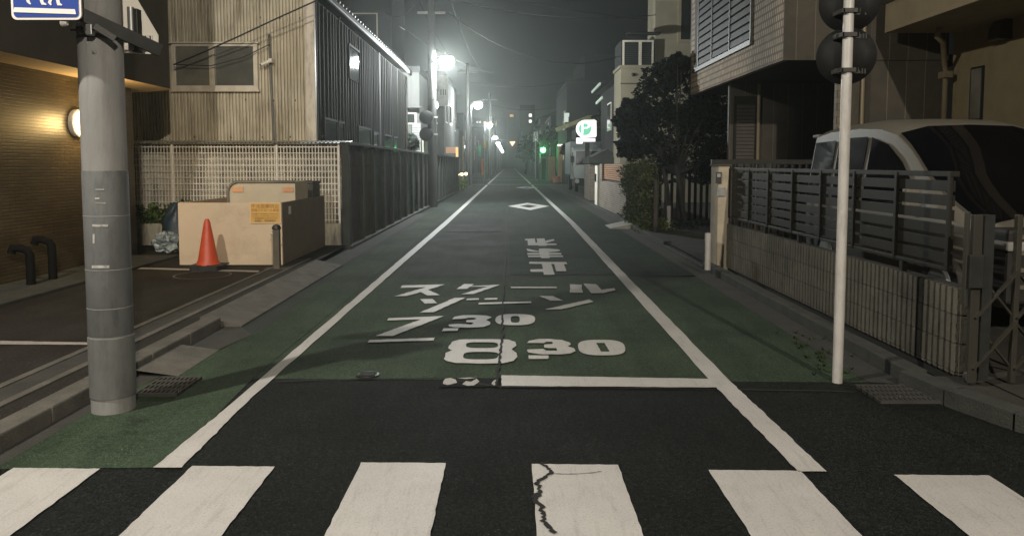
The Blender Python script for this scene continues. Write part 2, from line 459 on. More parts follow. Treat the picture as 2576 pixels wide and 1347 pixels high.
sheet("green_shoulder_right", [(1.66,10.5),(2.62,10.5),(2.62,26),(1.66,26)], .004, A_GREEN2)
sheet("worn_green_lane", [(0.0,10.7),(1.62,10.7),(1.62,17),(0.0,17)], .004, A_GREEN2)
for y0, y1 in ((57, 60), (74, 77), (92, 95), (130,134)):
    sheet("side_street", rect(-25, 25, y0, y1), .003, A_SIDE)
sheet("road_patch", rag([(.05,12.9),(1.5,12.9),(1.5,16.4),(.05,16.4)], .01), .0066, A_GREEN2)
sheet("road_patch", rag([(-1.5,17.5),(-.2,17.5),(-.2,23),(-1.5,23)], .01), .0062, A_ROAD2)
# white lines
def line(name, pts2, z=.012, m=WHITE): return sheet(name, rag(pts2), z, m)
line("edge_line_left", [G(385,1180),(-.0+G(457,1180)[0],G(457,1180)[1]),G(636,1000),(-1.60,20),(-1.60,57),(-1.75,57),(-1.75,20),G(560,1037)])
line("edge_line_left_far", [(-1.60,60),(-1.60,300),(-1.75,300),(-1.75,60)])
line("edge_line_right", [G(2008,1190),G(2080,1190),G(1840,965),(1.72,20),(1.72,57),(1.57,57),(1.57,20),G(1790,965)])
line("edge_line_right_far", [(1.72,60),(1.72,300),(1.57,300),(1.57,60)])
line("stop_line", [G(1262,974),G(1262,947),G(1782,956),G(1812,978)], .013)
for pts in ([(1114,968),(1120,955),(1133,953),(1146,957),(1150,965),(1136,969),(1126,971)],[(1163,969),(1172,961),(1185,963),(1199,955),(1206,962),(1192,972),(1176,973)],[(1236,968),(1244,958),(1253,957),(1251,968),(1243,972)],[(1150,954),(1180,952),(1200,953),(1172,956)]):
    line("worn_stop_line", [G(*c) for c in pts], .011, WHITE_OLD)
sheet("road_patch", rag([G(1104,976),G(1112,952),G(1258,953),G(1256,974)], .008), .0092, A_ROAD)
for k, (a, b, yy) in enumerate(((-2.523,-2.078,1181),(-1.625,-1.20,1176),(-.77,-.33,1167),(.114,.557,1171),(1.005,1.464,1186),(1.913,2.38,1198))):
    y0 = G(1282, yy)[1]
    sheet("crosswalk_marking", rag([(a, .7), (b, .7), (b, y0-.01), (a, y0)], .003, .03), .012, WHITE)
# crosswalk-ahead diamonds
for xc, yc, pts in ((1330,519,0),(1325,472,0)):
    X, Y = G(xc, yc); hw, hl = .76, 2.45
    sheet("diamond_marking", [(X-hw,Y),(X,Y-hl),(X+hw,Y),(X,Y+hl)], .012, WHITE, [[(X-hw*.43,Y),(X,Y-hl*.43),(X+hw*.43,Y),(X,Y+hl*.43)]])
# lettering on the road, cut as painted shapes
T1 = lambda c: G(968.5+.23438*c[0], 698.1+.23438*c[1])
T2 = lambda c: G(1289.3+.08871*c[0], 584.9+.08871*c[1])
T3 = lambda c: G(880.5+.3736*c[0], 566+.3736*c[1])
def sup(cx, cy, a, b, n=2.6, k=32, sk=0):
    r = []
    for i in range(k):
        t = 2*math.pi*i/k; c, s_ = math.cos(t), math.sin(t)
        y = math.copysign(abs(s_)**(2/n), s_)*b
        r.append((cx+math.copysign(abs(c)**(2/n), c)*a + sk*y, cy+y))
    return r
def mark(name, polys, T):
    m = MB()
    for q in polys:
        hol = []
        if isinstance(q, tuple): q, hol = q
        m.poly(rag([T(c) for c in q], .006), [rag([T(c) for c in h], .005) for h in hol], lambda p: Vector((p[0], p[1], .012)))
    return m.build(name, WHITE, kind='structure')
mark("school_lettering", [
    [(185,92),(640,80),(462,140),(590,196),(455,200),(385,163),(235,205),(100,209),(440,110),(165,118)],          # su
    [(850,76),(955,76),(928,98),(1240,82),(950,184),(815,187),(1100,105),(918,105),(885,128),(765,130)],           # ku
    [(1350,106),(1842,106),(1844,121),(1352,119)],                                                                 # bar
    [(1984,78),(2110,84),(2120,172),(1984,169)], [(2130,72),(2265,78),(2325,138),(2460,120),(2475,142),(2350,174),(2215,174)]], T1)   # ru
mark("zone_lettering", [
    [(375,240),(510,238),(562,282),(428,288)], [(745,226),(868,222),(522,380),(370,384)], [(880,234),(1010,230),(1005,246),(872,250)], [(1070,230),(1206,226),(1203,244),(1068,246)],
    [(1008,278),(1570,264),(1568,280),(1003,297)],
    [(1655,206),(1800,206),(1915,256),(1775,256)], [(2190,242),(2238,268),(1895,347),(1715,350)]], T1)
mark("start_time_lettering", [
    [(258,633),(632,618),(290,753),(170,753),(478,641),(250,648)], [(132,780),(572,765),(565,783),(118,797)]], T3)
mark("start_minutes_lettering", [
    [(720,456),(745,430),(830,414),(960,411),(1090,418),(1145,432),(1085,464),(1130,486),(1130,512),(1060,538),(900,547),(740,542),(690,534),(682,514),(790,506),(868,510),(925,514),(950,500),(935,492),(868,488),(878,466),(960,461),(985,447),(950,440),(890,441),(860,450)],
    [(625,556),(795,552),(780,580),(608,584)],
    (sup(1398,460,213,60,2.8,sk=-.1), [sup(1398,458,48,36,3.2)])], T1)
mark("end_time_lettering", [
    ([(680,772),(685,745),(720,700),(800,676),(1000,672),(1200,672),(1330,676),(1400,700),(1408,745),(1360,780),(1412,820),(1415,870),(1380,905),(1270,930),(1000,934),(760,928),(660,906),(632,884),(650,820),(718,792)],
     [sup(1042,736,172,32,3.4), sup(1028,849,188,41,3.4,sk=-.2)]),
    [(1524,712),(1545,690),(1640,670),(1760,667),(1900,680),(1985,708),(1995,730),(1960,748),(2030,770),(2045,800),(1990,825),(1850,836),(1650,832),(1540,815),(1524,795),(1530,782),(1700,776),(1730,796),(1848,796),(1840,768),(1760,768),(1710,762),(1712,728),(1790,724),(1805,712),(1790,700),(1730,700),(1705,714)],
    [(1540,846),(1752,846),(1750,884),(1543,884)],
    (sup(2325,762,252,84,2.9,sk=.22), [[(2268,712),(2355,712),(2410,806),(2320,806)]])], T1)
mark("stop_lettering", [
    [(352,195),(632,178),(655,300),(700,300),(685,182),(905,178),(922,250),(1150,196),(1195,236),(945,312),(938,322),(1250,326),(1248,364),(970,372),(960,386),(742,390),(735,374),(440,374),(425,238),(358,236)],
    [(405,470),(750,540),(750,470),(900,466),(1050,470),(1310,490),(1350,510),(1345,535),(1250,552),(1020,572),(1030,590),(1380,592),(1395,640),(1040,644),(1050,665),(1425,664),(1435,706),(1070,706),(1050,740),(812,740),(795,710),(445,708),(438,668),(785,664),(782,644),(430,640),(420,596),(772,592),(760,566),(560,560),(420,535)],
    [(480,846),(1520,850),(1550,910),(1460,912),(1530,1112),(1245,1112),(1172,905),(1105,905),(1160,1110),(1200,1212),(900,1216),(870,1130),(520,1130),(510,1060),(862,1052),(830,905),(470,900)]], T2)
# cracks and the paving seam down the middle
TAR = mat("crack_tar", (.006,.006,.006), .9, var=.2)
def ribbon(name, pts, wd, z, m):
    mb = MB(); L_, R_ = [], []
    for i, p in enumerate(pts):
        a = Vector(pts[max(i-1,0)]); b = Vector(pts[min(i+1,len(pts)-1)]); d = (b-a).normalized()
        n = Vector((-d.y, d.x)); ww = wd*random.uniform(.45,1.3)/2
        L_.append((p[0]+n.x*ww, p[1]+n.y*ww, z)); R_.append((p[0]-n.x*ww, p[1]-n.y*ww, z))
    k = len(pts); mb.add(L_+R_, [(k+i, k+i+1, i+1, i) for i in range(k-1)])
    return mb.build(name, m, kind='structure')
def wig(pts, n, amp):
    out = []
    for i in range(len(pts)-1):
        for j in range(n):
            t = j/n; out.append(tuple(pts[i][q]*(1-t)+pts[i+1][q]*t + random.uniform(-amp,amp)*(1 if q == 0 else .3) for q in (0,1)))
    out.append(tuple(pts[-1])); return out
T4 = lambda c: G(1006.3+.29297*c[0], 1157.2+.29297*c[1])
c1 = [(1218,38),(1232,60),(1272,85),(1285,105),(1300,135),(1250,160),(1200,195),(1160,225),(1205,240),(1185,270),(1205,300),(1175,340),(1160,375),(1225,410),(1215,455),(1245,495),(1225,545),(1270,590),(1310,630),(1340,650)]
ribbon("road_crack", wig([T4(c) for c in c1], 3, .007), .022, .0155, TAR)
ribbon("road_crack", wig([T4(c) for c in [(1295,135),(1400,139),(1500,138),(1640,130),(1730,116)]], 4, .003), .005, .0152, TAR)
ribbon("road_crack", wig([T4(c) for c in [(1200,300),(1150,325),(1142,345)]], 3, .004), .022, .0154, TAR)
seam = [G(1250,974),G(1252,940),G(1258,905),G(1262,860),G(1265,800),G(1268,720)]
ribbon("road_seam", wig(seam, 9, .010), .022, .0156, TAR)
ribbon("road_seam", wig([G(1268,720),G(1272,640),G(1274,560),(-.1,30),(-.1,57)], 4, .006), .025, .0095, TAR)
ribbon("road_seam", wig([G(690,962),G(900,955),G(1110,953),G(1262,975),G(1800,981),G(2095,986),G(2150,988)], 4, .012), .02, .0098, TAR)
ribbon("road_seam", wig([(-1.85,10.4),(-.3,10.55),(1.6,10.5)], 5, .01), .015, .0097, TAR)
ribbon("road_seam", wig([(-1.8,12.6),(-.3,12.7),(1.6,12.6)], 5, .01), .015, .0097, TAR)
# manhole cover
X, Y = G(925, 945)
mh = MB().lathe([(.085,0),(.085,.008),(.07,.010)], (X, Y, .006), 28)
for k in range(5): mh.box(X-.06, X+.06, Y-.05+k*.024, Y-.043+k*.024, .016, .020)
one("manhole_cover", mh, DARKM, "small round iron cover in the green lane left of the stop line", "manhole cover")

# left verge: raised lot, kerb, gutter, ramp
ZL = .07
sheet("parking_lot", [(-30,3.1),(-2.96,3.1),(-2.90,5),(-2.88,7.2),(-2.95,11.5),(-3.0,14.0),(-30,14.0)], ZL, A_LOT)
kb = MB()
for y0, y1 in ((2.2,2.8),(2.81,3.4),(3.41,4.0),(4.01,4.5),(4.51,5.1),(5.11,5.8),(5.81,6.5),(6.51,7.2)): kb.box(-2.90, -2.74, y0, y1, -.01, .105)
kb.build("kerb", CONC, bevel=.012, kind='structure')
rp = MB()
for k in range(7):
    y0 = 7.22+k*.63; y1 = y0+.62
    rp.add([(-2.95,y0,.10),(-2.95,y1,.10),(-2.55,y1,.02),(-2.55,y0,.02),(-2.95,y0,-.01),(-2.95,y1,-.01),(-2.55,y1,-.01),(-2.55,y0,-.01)],
           [(0,3,2,1),(4,5,6,7),(0,1,5,4),(1,2,6,5),(2,3,7,6),(3,0,4,7)])
rp.build("kerb_ramp", CONC, kind='structure')
rp = MB()
rp.add([(-2.74,5.5,.055),(-2.74,6.3,.055),(-2.42,6.3,.01),(-2.42,5.5,.01)], [(0,3,2,1)])
rp.build("kerb_ramp_plate", CONC, kind='structure')
sheet("gutter_apron", [(-2.74,2),(-2.62,2),(-2.62,5),(-2.35,6.9),(-2.55,7.2),(-2.55,11.6),(-2.6,24),(-2.95,24),(-2.95,11.6),(-2.74,7.2)], .006, COBB)
gt = MB().box(-3.42,-3.36, 2.5, 11.9, -.01, ZL+.012).box(-3.16,-3.10, 2.5, 11.9, -.01, ZL+.012)
gt.build("gutter", CONC, kind='structure')
sheet("gutter_cover", rect(-3.36,-3.16,2.5,11.9), ZL+.004, COBB)
line("lot_line", [G(0,858,ZL),G(225,862,ZL),G(225,868,ZL),G(0,867,ZL)], ZL+.006, WHITE_OLD)
line("lot_line", [G(330,678,ZL),G(345,673,ZL),G(652,681,ZL),G(650,685,ZL),G(345,677,ZL)], ZL+.006, WHITE_OLD)
cxx, cyy = G(510, 692, ZL)
ring = lambda r0, k=40: [(cxx+r0*math.cos(2*math.pi*i/k), cyy+r0*1.0*math.sin(2*math.pi*i/k)) for i in range(k)]
line("lot_ring", ring(.37), ZL+.006, WHITE_OLD) if False else sheet("lot_ring", ring(.37), ZL+.006, mat("faint_paint", (.10,.095,.08), .8), [ring(.345)])
def grate(name, x0, x1, y0, y1, z, label):
    m = MB()
    n = int((x1-x0)/.03)
    for k in range(n+1):
        x = x0+(x1-x0)*k/n; m.box(x-.006, x+.006, y0, y1, z, z+.02)
    for k in range(5):
        y = y0+(y1-y0)*k/4; m.box(x0-.006, x1+.006, y-.008, y+.008, z+.001, z+.022)
    return one(name, m, IRON, label, "drain grate")
grate("drain_grate", -2.50,-2.22, 5.02,5.42, .008, "steel drain grate beside the foot of the big grey utility pole")
X, Y = G(2235, 1000)
grate("drain_grate", 2.40, 2.78, 4.86, 5.22, .008, "steel drain grate by the kerb, right of the thin white pole")

# right verge
sheet("driveway", [(2.92,10.95),(12,10.95),(12,20),(3.0,20)], .085, COBB)
sheet("parking_bay", [(3.22,2.0),(14,2.0),(14,12.5),(3.22,12.5)], .09, COBB)
kb = MB()
y = 5.3
while y < 44:
    x = 2.80+.009*(y-5.3) if y < 20 else 2.95
    kb.box(x, x+.14, y, y+.595, -.01, .11 if not 10.9 < y < 14 else .05); y += .6
kb.build("kerb", CONC_D, bevel=.012, kind='structure')
kc = MB()
cp = [(2.80,5.29),(2.86,4.85),(3.0,4.4),(3.3,3.9),(3.8,3.4),(4.6,3.0),(6,2.75)]
for i in range(len(cp)-1):
    a, b = Vector((*cp[i],.05)), Vector((*cp[i+1],.05)); kc.bar(a, b, .15, .12)
kc.build("kerb_corner", CONC_D, kind='structure')
sheet("pavement", [(2.92,5.25),(2.95,4.9),(3.1,4.45),(3.4,4.0),(3.9,3.5),(4.7,3.12),(6,2.9),(3.22,5.25)][0:7]+[(6,5.25)], .08, COBB)
sheet("gutter_apron", [(2.55,5.36),(2.80,5.3),(2.95,20),(2.95,57),(2.66,57),(2.62,20)], .007, COBB)
sheet("pavement", [(-14,24),(-2.95,24),(-2.95,57),(-14,57)], .01, COBB)
sheet("pavement", [(2.95,20),(14,20),(14,57),(2.95,57)], .01, COBB)
pl = MB(); X, Y = G(1560, 572)
pl.add([(X-.3,Y-.5,.02),(X+.22,Y-.5,.13),(X+.22,Y+.55,.13),(X-.3,Y+.55,.02),(X-.3,Y-.5,.005),(X+.22,Y-.5,.005),(X+.22,Y+.55,.005),(X-.3,Y+.55,.005)],
       [(0,1,2,3),(4,7,6,5),(0,4,5,1),(1,5,6,2),(2,6,7,3),(3,7,4,0)])
one("kerb_step_plate", pl, mat("pale_ramp_plate", (.30,.30,.27), .8), "pale wedge shaped step plate lying against the right kerb by the hedge", "ramp plate")

# ------------------------------------------------------------------ lamps
def street_lamp(x, y, h, power, colr, label, side=1, pole=True, bulb=BULB_C, light=True, r=.17, arm=.5):
    t = empty("street_lamp", (x, y, 0), label, "street lamp", "street lamps along the street")
    if pole:
        MB().tube([(x,y,0),(x,y,h-.15),(x+side*.05,y,h)], [.06,.05,.045], 12).build("pole", STEEL, t, smooth='auto')
    MB().tube([(x,y,h-.05),(x+side*arm*.5,y,h+.10),(x+side*arm,y,h+.12)], .025, 8).build("arm", STEEL, t, smooth=True)
    hx = x+side*arm
    MB().lathe([(.02,r*.55),(r*.9,r*.58),(r*.95,r*.7),(r*.5,r*.95),(.03,r*1.05)], (hx, y, h), 20).build("lamp_shade", DARKM, t, smooth='auto')
    MB().lathe([(.01,-r),(r*.5,-r*.87),(r*.87,-r*.5),(r,0),(r*.9,r*.5)], (hx, y, h), 24).build("lens", bulb, t, smooth=True)
    if light:
        l = bpy.data.lights.new("lamp_light", 'POINT'); l.energy = power; l.color = colr; l.shadow_soft_size = .09
        o = bpy.data.objects.new("lamp_light", l); COL.objects.link(o); o.parent = t; o.location = (hx-x, 0, h-.05)
    return t
LX = -2.42
street_lamp(-5.25, 1.9, 6.3, P_NEAR, C_NEAR, "street lamp on the left corner just outside the crossing", 1)
street_lamp(4.1, -8.0, 8.0, P_BACK, C_BACK, "street lamp across the side street behind the viewer", -1)
for yy, h, pw, lb in ((27.75,5.2,P_FAR,"brightest street lamp on the tall weathered pole beside the panel wall"),
                  (55,5.75,1300,"second glowing street lamp along the left side, on a slim pole"),
                  (80,5.6,1100,"third street lamp from the viewer on the left side of the street"),
                  (112,5.4,1000,"fourth street lamp from the viewer on the left side of the street")):
    street_lamp(-2.75 if yy < 60 else -2.6, yy, h, pw, C_FAR, lb, 1, pole=(yy != 27.75), r=.27 if yy < 40 else .3)
for yy in (140, 165, 195, 230):
    street_lamp(-2.6, yy, 5.3, 600, C_FAR, "tiny far street lamp in the cluster of lights at the end of the road", 1, light=yy < 150, r=.34)

# ------------------------------------------------------------------ left foreground pole and sign
PXX, PYY = -2.505, 4.76
t = empty("utility_pole", (PXX, PYY, 0), "large grey concrete utility pole in the left foreground, wrapped in sheet at its foot", "utility pole")
MB().lathe([(.128,-.02),(.1275,1.5),(.126,3),(.115,9)], (PXX,PYY,0), 48).build("shaft", POLE, t, smooth='auto')
MB().lathe([(.1285,.49),(.1305,.495),(.1305,1.505),(.128,1.51)], (PXX,PYY,0), 48).build("sheet_wrap", POLE_D, t, smooth='auto')
MB().lathe([(.129,.10),(.1335,.102),(.1335,.478),(.129,.482)], (PXX,PYY,0), 48).build("base_wrap", POLE_L, t, smooth='auto')
for z in (.90,1.23,.66): MB().lathe([(.131,z),(.1318,z+.003),(.131,z+.006)], (PXX,PYY,0), 48).build("wrap_seam", POLE, t, smooth=True)
def onpole(x0, x1, y0, y1, r=.1325):     # a patch laid on the pole surface
    q = []; m = MB()
    for yv in (y0, y1):
        for i in range(6):
            xx = x0+(x1-x0)*i/5; a = ray(xx, yv); th = None
            d = Vector((a[0], a[1])); o2 = Vector((0-PXX, 0-PYY)); A = d.dot(d); B = 2*o2.dot(d); C = o2.dot(o2)-r*r
            tt = (-B-math.sqrt(max(0, B*B-4*A*C)))/(2*A)
            q.append((a[0]*tt, a[1]*tt, HC+a[2]*tt))
    m.add(q, [(i+6, i+7, i+1, i) for i in range(5)]); m.build("tape_mark", TAPE, t)
onpole(232,272,564,570); onpole(231,275,667,674); onpole(240,262,475,478); onpole(239,250,497,501); onpole(233,238,588,612); onpole(240,266,510,512)
MB().lathe([(.126,2.30),(.1285,2.305),(.1285,2.325),(.126,2.33)], (PXX,PYY,0), 40).build("band", IRON, t, smooth='auto')
q = P(236,132,4.637); MB().lathe([(.016,.0),(.016,-.012),(.008,-.013),(.008,-.02)], q+Vector((0,.012,0)), 16, 'y').build("bolt", STEEL, t, smooth='auto')
# steel arm carrying the sign and the small housing on the other side of the pole
a, b = P(190,30,4.55), P(404,128,4.85)
arm = MB().bar(a, b, .03, .075).build("sign_arm", DARKM, t)
q = P(212,76,4.58); m = MB().tube([q+Vector((-.08,0,0)), q+Vector((.05,0,0))], .007, 8).lathe([(.022,0),(.025,.008),(.025,.024),(.018,.03)], q+Vector((-.04,0,0)), 14, 'x')
m.build("clamp_bolt", IRON, t, smooth='auto')
m = MB().box(q.x+.012,q.x+.05,q.y-.012,q.y+.03,q.z-.03,q.z+.035).build("clamp_plate", STEEL, t, bevel=.006)
q = P(262,82,4.6); MB().bar(P(238,66,4.575), P(290,98,4.62), .02, .035).build("clamp_strap", DARKM, t)
q = P(330,60,4.82)
MB().tube([q+Vector((0,0,-.165)), q+Vector((0,0,.10))], .021, 14).build("tube", STEEL, t, smooth='auto')
q = P(343,75,4.84); m = MB().box(q.x-.018,q.x+.022,q.y-.03,q.y+.03,q.z-.14,q.z+.125)
m.box(q.x-.03,q.x+.04,q.y-.02,q.y+.02,q.z-.10,q.z-.04).build("housing", DARKM, t, bevel=.004)
# blue crossing sign
Y0 = 4.44
tl, br = P(20,-160,Y0), P(205,50,Y0)
def rrect(x0,x1,z0,z1,r,k=6):
    o = []
    for cx,cz,a0 in ((x1-r,z1-r,0),(x0+r,z1-r,90),(x0+r,z0+r,180),(x1-r,z0+r,270)):
        for i in range(k+1):
            a = math.radians(a0+90*i/k); o.append((cx+r*math.cos(a), cz+r*math.sin(a)))
    return o
t = empty("crossing_sign", ((tl.x+br.x)/2, Y0, br.z), "blue pedestrian crossing sign with white border and walking figures, on the big pole", "road sign")
yz = lambda yy: (lambda p: Vector((p[0], yy, p[1])))
MB().poly(rrect(tl.x,br.x,br.z,tl.z,.03), to=yz(Y0), thick=.012, dirv=(0,1,0)).build("plate", SWHITE, t)
MB().poly(rrect(tl.x+.014,br.x-.012,br.z+.014,tl.z-.014,.022), to=yz(Y0-.003), dirv=(0,-1,0)).build("blue_field", BLUE, t)
pt = lambda x, y: (lambda q: (q.x, q.z))(P(x, y, Y0))
K = lambda cx, cy: pt(cx*.16113, cy*.16113)
m = MB()
for pg in ([(230,120),(1178,150),(1198,228),(216,195)],
           [(412,-5),(465,-5),(480,40),(497,75),(470,72),(430,40)],
           [(625,-5),(682,-5),(692,40),(740,72),(730,84),(660,78),(640,40)],
           [(775,-5),(830,-5),(808,40),(815,85),(795,88),(758,48)],
           [(880,-5),(935,-5),(945,50),(982,80),(975,92),(905,88),(893,50)],
           [(405,-5),(500,-260),(620,-260),(690,-5),(620,-5),(560,-150),(470,-5)],
           [(770,-5),(830,-260),(930,-260),(945,-5),(880,-5),(870,-120),(830,-5)]):
    m.poly([K(*c) for c in pg], to=yz(Y0-.006), dirv=(0,-1,0))
for cx, cz in ((560,-340),(880,-340)):
    q = K(cx,cz); m.poly([(q[0]+.022*math.cos(i*.4488), q[1]+.022*math.sin(i*.4488)) for i in range(14)], to=yz(Y0-.006), dirv=(0,-1,0))
m.build("pictogram", SWHITE, t)
q = P(163,58,Y0+.03); MB().tube([q+Vector((-.018,0,0)), q+Vector((.016,0,0))], [.02,.014], 14).build("end_cap", SWHITE, t, smooth='auto')

# back of the second crossing sign, on the far side of the pole
Y1 = 4.98
pb = [pt2 for pt2 in ((398,89),(398,126),(392,133),(376,136),(232,131),(218,128),(212,120),(212,82),(305,-70))]
pb3 = [P(x,y,Y1) for x,y in pb]
t = empty("crossing_sign", (pb3[0].x-.2,Y1,pb3[3].z), "pale house shaped back of a road sign behind the big pole", "road sign")
MB().poly([(p.x,p.z) for p in pb3], to=yz(Y1), thick=.006, dirv=(0,1,0)).build("plate", mat("pale_sign_back",(.74,.71,.64),.5,var=.06), t)
for y0_, y1_ in ((104,88),(126,115)):
    a, b = P(214,y0_,Y1-.02), P(382,y1_,Y1-.02)
    rl = MB().box(a.x,b.x,Y1-.022,Y1-.001,a.z,b.z).build("mounting_rail", SWHITE, t, bevel=.003)
    m = MB()
    for xx in (358,366,378):
        c_ = P(xx,(y0_+y1_)/2,Y1-.023); m.box(c_.x-.004,c_.x+.004,Y1-.0245,Y1-.0225,c_.z-.014,c_.z+.014)
    m.build("slots", DARKM, rl)

# ------------------------------------------------------------------ left tiled building
t = empty("apartment_building", (-7,10,0), "brown tiled building on the left with dark overhanging upper storey", "building")
BW, BF, BE, BZ = -6.1, -5.5, 12.55, 2.77           # tiled wall, fascia, far end, soffit height
MB().box(-10,BW,7.0,BE-.05,0,BZ-.006).build("tiled_wall", TILE, t)
fp = [(-10,7.0),(BF,7.0),(BF,BE),(-5.62,12.75),(-5.85,12.95),(-6.15,13.12),(-6.55,13.25),(-10,13.35)]
MB().poly(fp, to=lambda p: Vector((p[0],p[1],BZ)), thick=5.0, dirv=(0,0,1)).build("fascia", FASCIA, t)
cx_ = [(p[0]*.999-.004 if p[0] > -9 else p[0], p[1]-.006) for p in fp]
MB().poly(cx_, to=lambda p: Vector((p[0],p[1],BZ-.004)), dirv=(0,0,-1)).build("soffit", SOFFIT, t)
MB().box(BW,-5.27,7.0,BE-.4,0,.11).build("plinth", CONC_D, t, bevel=.01)
for x, y in ((75,640),(130,618)):
    g = PX(x,y,-5.75); zz = g.z
    MB().tube([(-5.75,g.y,.11),(-5.75,g.y,zz),(-5.78,g.y,zz+.05),(-5.86,g.y,zz+.08),(-5.95,g.y,zz+.08),(-5.97,g.y,zz+.02)], .05, 12).build("standpipe", DARKP, t, smooth='auto')
lc = PX(190,310,BW)
t = empty("wall_lamp", (BW, lc.y, lc.z), "round glowing warm lamp mounted on the brown tiled wall", "wall lamp")
MB().lathe([(.19,0),(.195,.02),(.195,.06),(.18,.07)], (BW,lc.y,lc.z), 32, 'x').build("base", WHITEM, t, smooth='auto')
MB().lathe([(.17,.071),(.175,.09),(.17,.12),(.12,.15),(.03,.16)], (BW,lc.y,lc.z), 32, 'x').build("lamp_glass", WALL_L, t, smooth=True)
l = bpy.data.lights.new("lamp_light", 'POINT'); l.energy = P_WALL; l.color = (1,.66,.25); l.shadow_soft_size = .12
o = bpy.data.objects.new("lamp_light", l); COL.objects.link(o); o.parent = t; o.location = (.34,0,0)

# ------------------------------------------------------------------ corrugated shed
t = empty("corrugated_shed", (-6.5,21,0), "long old shed with stained corrugated gable wall, dark metal side and a two pane window", "shed")
def corr(x0, x1, z0, z1, yb, slope=0.0, pitch=.063, amp=.011):
    m = MB(); n = int((x1-x0)/pitch*8); vs = []
    for i in range(n+1):
        x = x0+(x1-x0)*i/n; y = yb - amp*math.cos(2*math.pi*x/pitch)*-1
        vs += [(x,y,z0),(x,y,z1+slope*(x1-x))]
    m.add(vs, [(2*i,2*i+2,2*i+3,2*i+1) for i in range(n)]); return m
YS = 15.0
zj1 = P(600,276,YS).z; zj2 = P(600,68,YS).z
f = MB()
for z0, z1, yb, sl in ((.4,zj1+.03,YS,0),(zj1-.02,zj2+.03,YS-.008,0),(zj2-.02,4.9,YS-.016,.42)):
    c = corr(-10,-3.93,z0,z1,yb,sl); f.add(c.v, c.f)
f.build("gable_wall", CORR, t, smooth=True)
MB().box(-10,-3.8,YS+.03,YS+.13,0,4.8).build("gable_backing", RIBM, t)
MB().box(-3.94,-3.75,YS-.05,YS+.05,1.5,4.86).build("corner_trim", TRIM, t, bevel=.005)
m = MB()
for xx, yy in ((205,428),(760,60)): pass
for row, xs in ((P(0,252,YS).z,(620,690,745,808,866,955,1090)),(P(0,46,YS).z,(735,800,866,930,1000,1060)),(P(0,344,YS).z,(345,490,580,660,730,810))):
    for xx in xs:
        q = P(xx*.75+110 if row > 4 else xx, 300, YS); m.lathe([(.014,-.03),(.014,-.02),(.004,-.016)], (q.x, YS, row+random.uniform(-.01,.01)), 8, 'y')
m.build("fixing_bolt", DARKM, t)
w0, w1 = P(440,228,YS), P(650,112,YS)
wx0,wx1,wz0,wz1 = w0.x,w1.x,w0.z,w1.z
wf = MB()
fy0, fy1 = YS-.09, YS-.015
wf.box(wx0,wx1,fy0,fy1,wz1-.05,wz1).box(wx0,wx1,fy0,fy1,wz0,wz0+.09).box(wx0,wx0+.06,fy0,fy1,wz0+.09,wz1-.05).box(wx1-.08,wx1,fy0,fy1,wz0+.09,wz1-.05)
mid = P(540,170,YS).x
wf.box(mid-.07,mid+.03,fy0-.012,fy1-.012,wz0+.09,wz1-.05)
wf.box(wx0-.04,wx1+.04,fy0-.05,fy1,wz1,wz1+.03).box(wx0-.03,wx1+.03,fy0-.03,fy1,wz0-.03,wz0)
wf.box(mid-.02,mid+.0,fy0-.02,fy1-.02,wz0+.09,wz1-.05)
wo = wf.build("window_frame", ALU, t, bevel=.004)
MB().box(wx0+.06,mid-.07,fy0+.03,fy1,wz0+.09,wz1-.05).build("pane", GLASS_G, wo)
MB().box(mid+.03,wx1-.08,fy0+.045,fy1,wz0+.09,wz1-.05).build("pane", glass("smoky_window_glass", (.085,.085,.075), .2), wo)
# side wall with ribs, windows, eave gutter
sx = -3.75
m = MB().box(sx-.1,sx-.03,YS+.06,28.3,0,4.75)
y = YS+.12
while y < 28.2:
    m.box(sx-.03,sx-.0,y,y+.05,1.2,4.72); y += random.choice((.22,.26,.30,.34))
m.build("side_wall", RIBM, t)
MB().box(sx-.02,sx+.005,22.3,22.5,1.4,4.75).build("side_trim", RIBM, t)
MB().box(sx-.02,sx+.02,27.9,28.3,1.4,4.7).build("side_trim", TRIM, t)
for y0, y1, z0, z1 in ((15.6,16.7,1.75,2.45),(16.9,17.4,1.75,2.45),(19.1,20.7,1.75,2.45),(21.2,21.9,1.75,2.4),(23.0,24.3,1.75,2.4),(24.8,25.6,1.75,2.4),(18.1,19.3,3.55,4.3)):
    fr = MB().box(sx-.0,sx+.03,y0-.04,y1+.04,z1,z1+.05).box(sx,sx+.03,y0-.04,y0,z0,z1).box(sx,sx+.03,y1,y1+.04,z0,z1).build("side_window", RIBM, t)
    MB().box(sx,sx+.012,y0,y1,z0,z1).build("pane", GLASS, fr)
MB().tube([(sx+.12,YS-.15,4.83),(sx+.12,28.5,4.83)], .05, 10).build("eave_gutter", mat("shiny_gutter", (.13,.13,.125), .6, .0, .25, var=.3, vs=8), t, smooth='auto')
m = MB()
m.add([(-3.6,YS-.2,4.86),(-3.6,28.6,4.86),(-10.2,28.6,7.6),(-10.2,YS-.2,7.6),(-3.6,YS-.2,4.92),(-3.6,28.6,4.92),(-10.2,28.6,7.66),(-10.2,YS-.2,7.66)],
      [(0,1,2,3),(7,6,5,4),(0,4,5,1),(1,5,6,2),(2,6,7,3),(3,7,4,0)])
y = YS-.1
while y < 28.5:
    m.bar((-3.58,y,4.95),(-10.2,y,7.69),.05,.04); y += .32
m.build("roof", ROOFM, t)
MB().tube([P(677,86,14.9),P(679,150,14.93),P(681,200,14.93),P(687,300,14.93),(P(688,300,14.93).x,14.93,.3)], .022, 8).build("conduit", mat("grey_conduit", (.13,.13,.12), .5), t, smooth=True)
q = P(672,157,14.82)
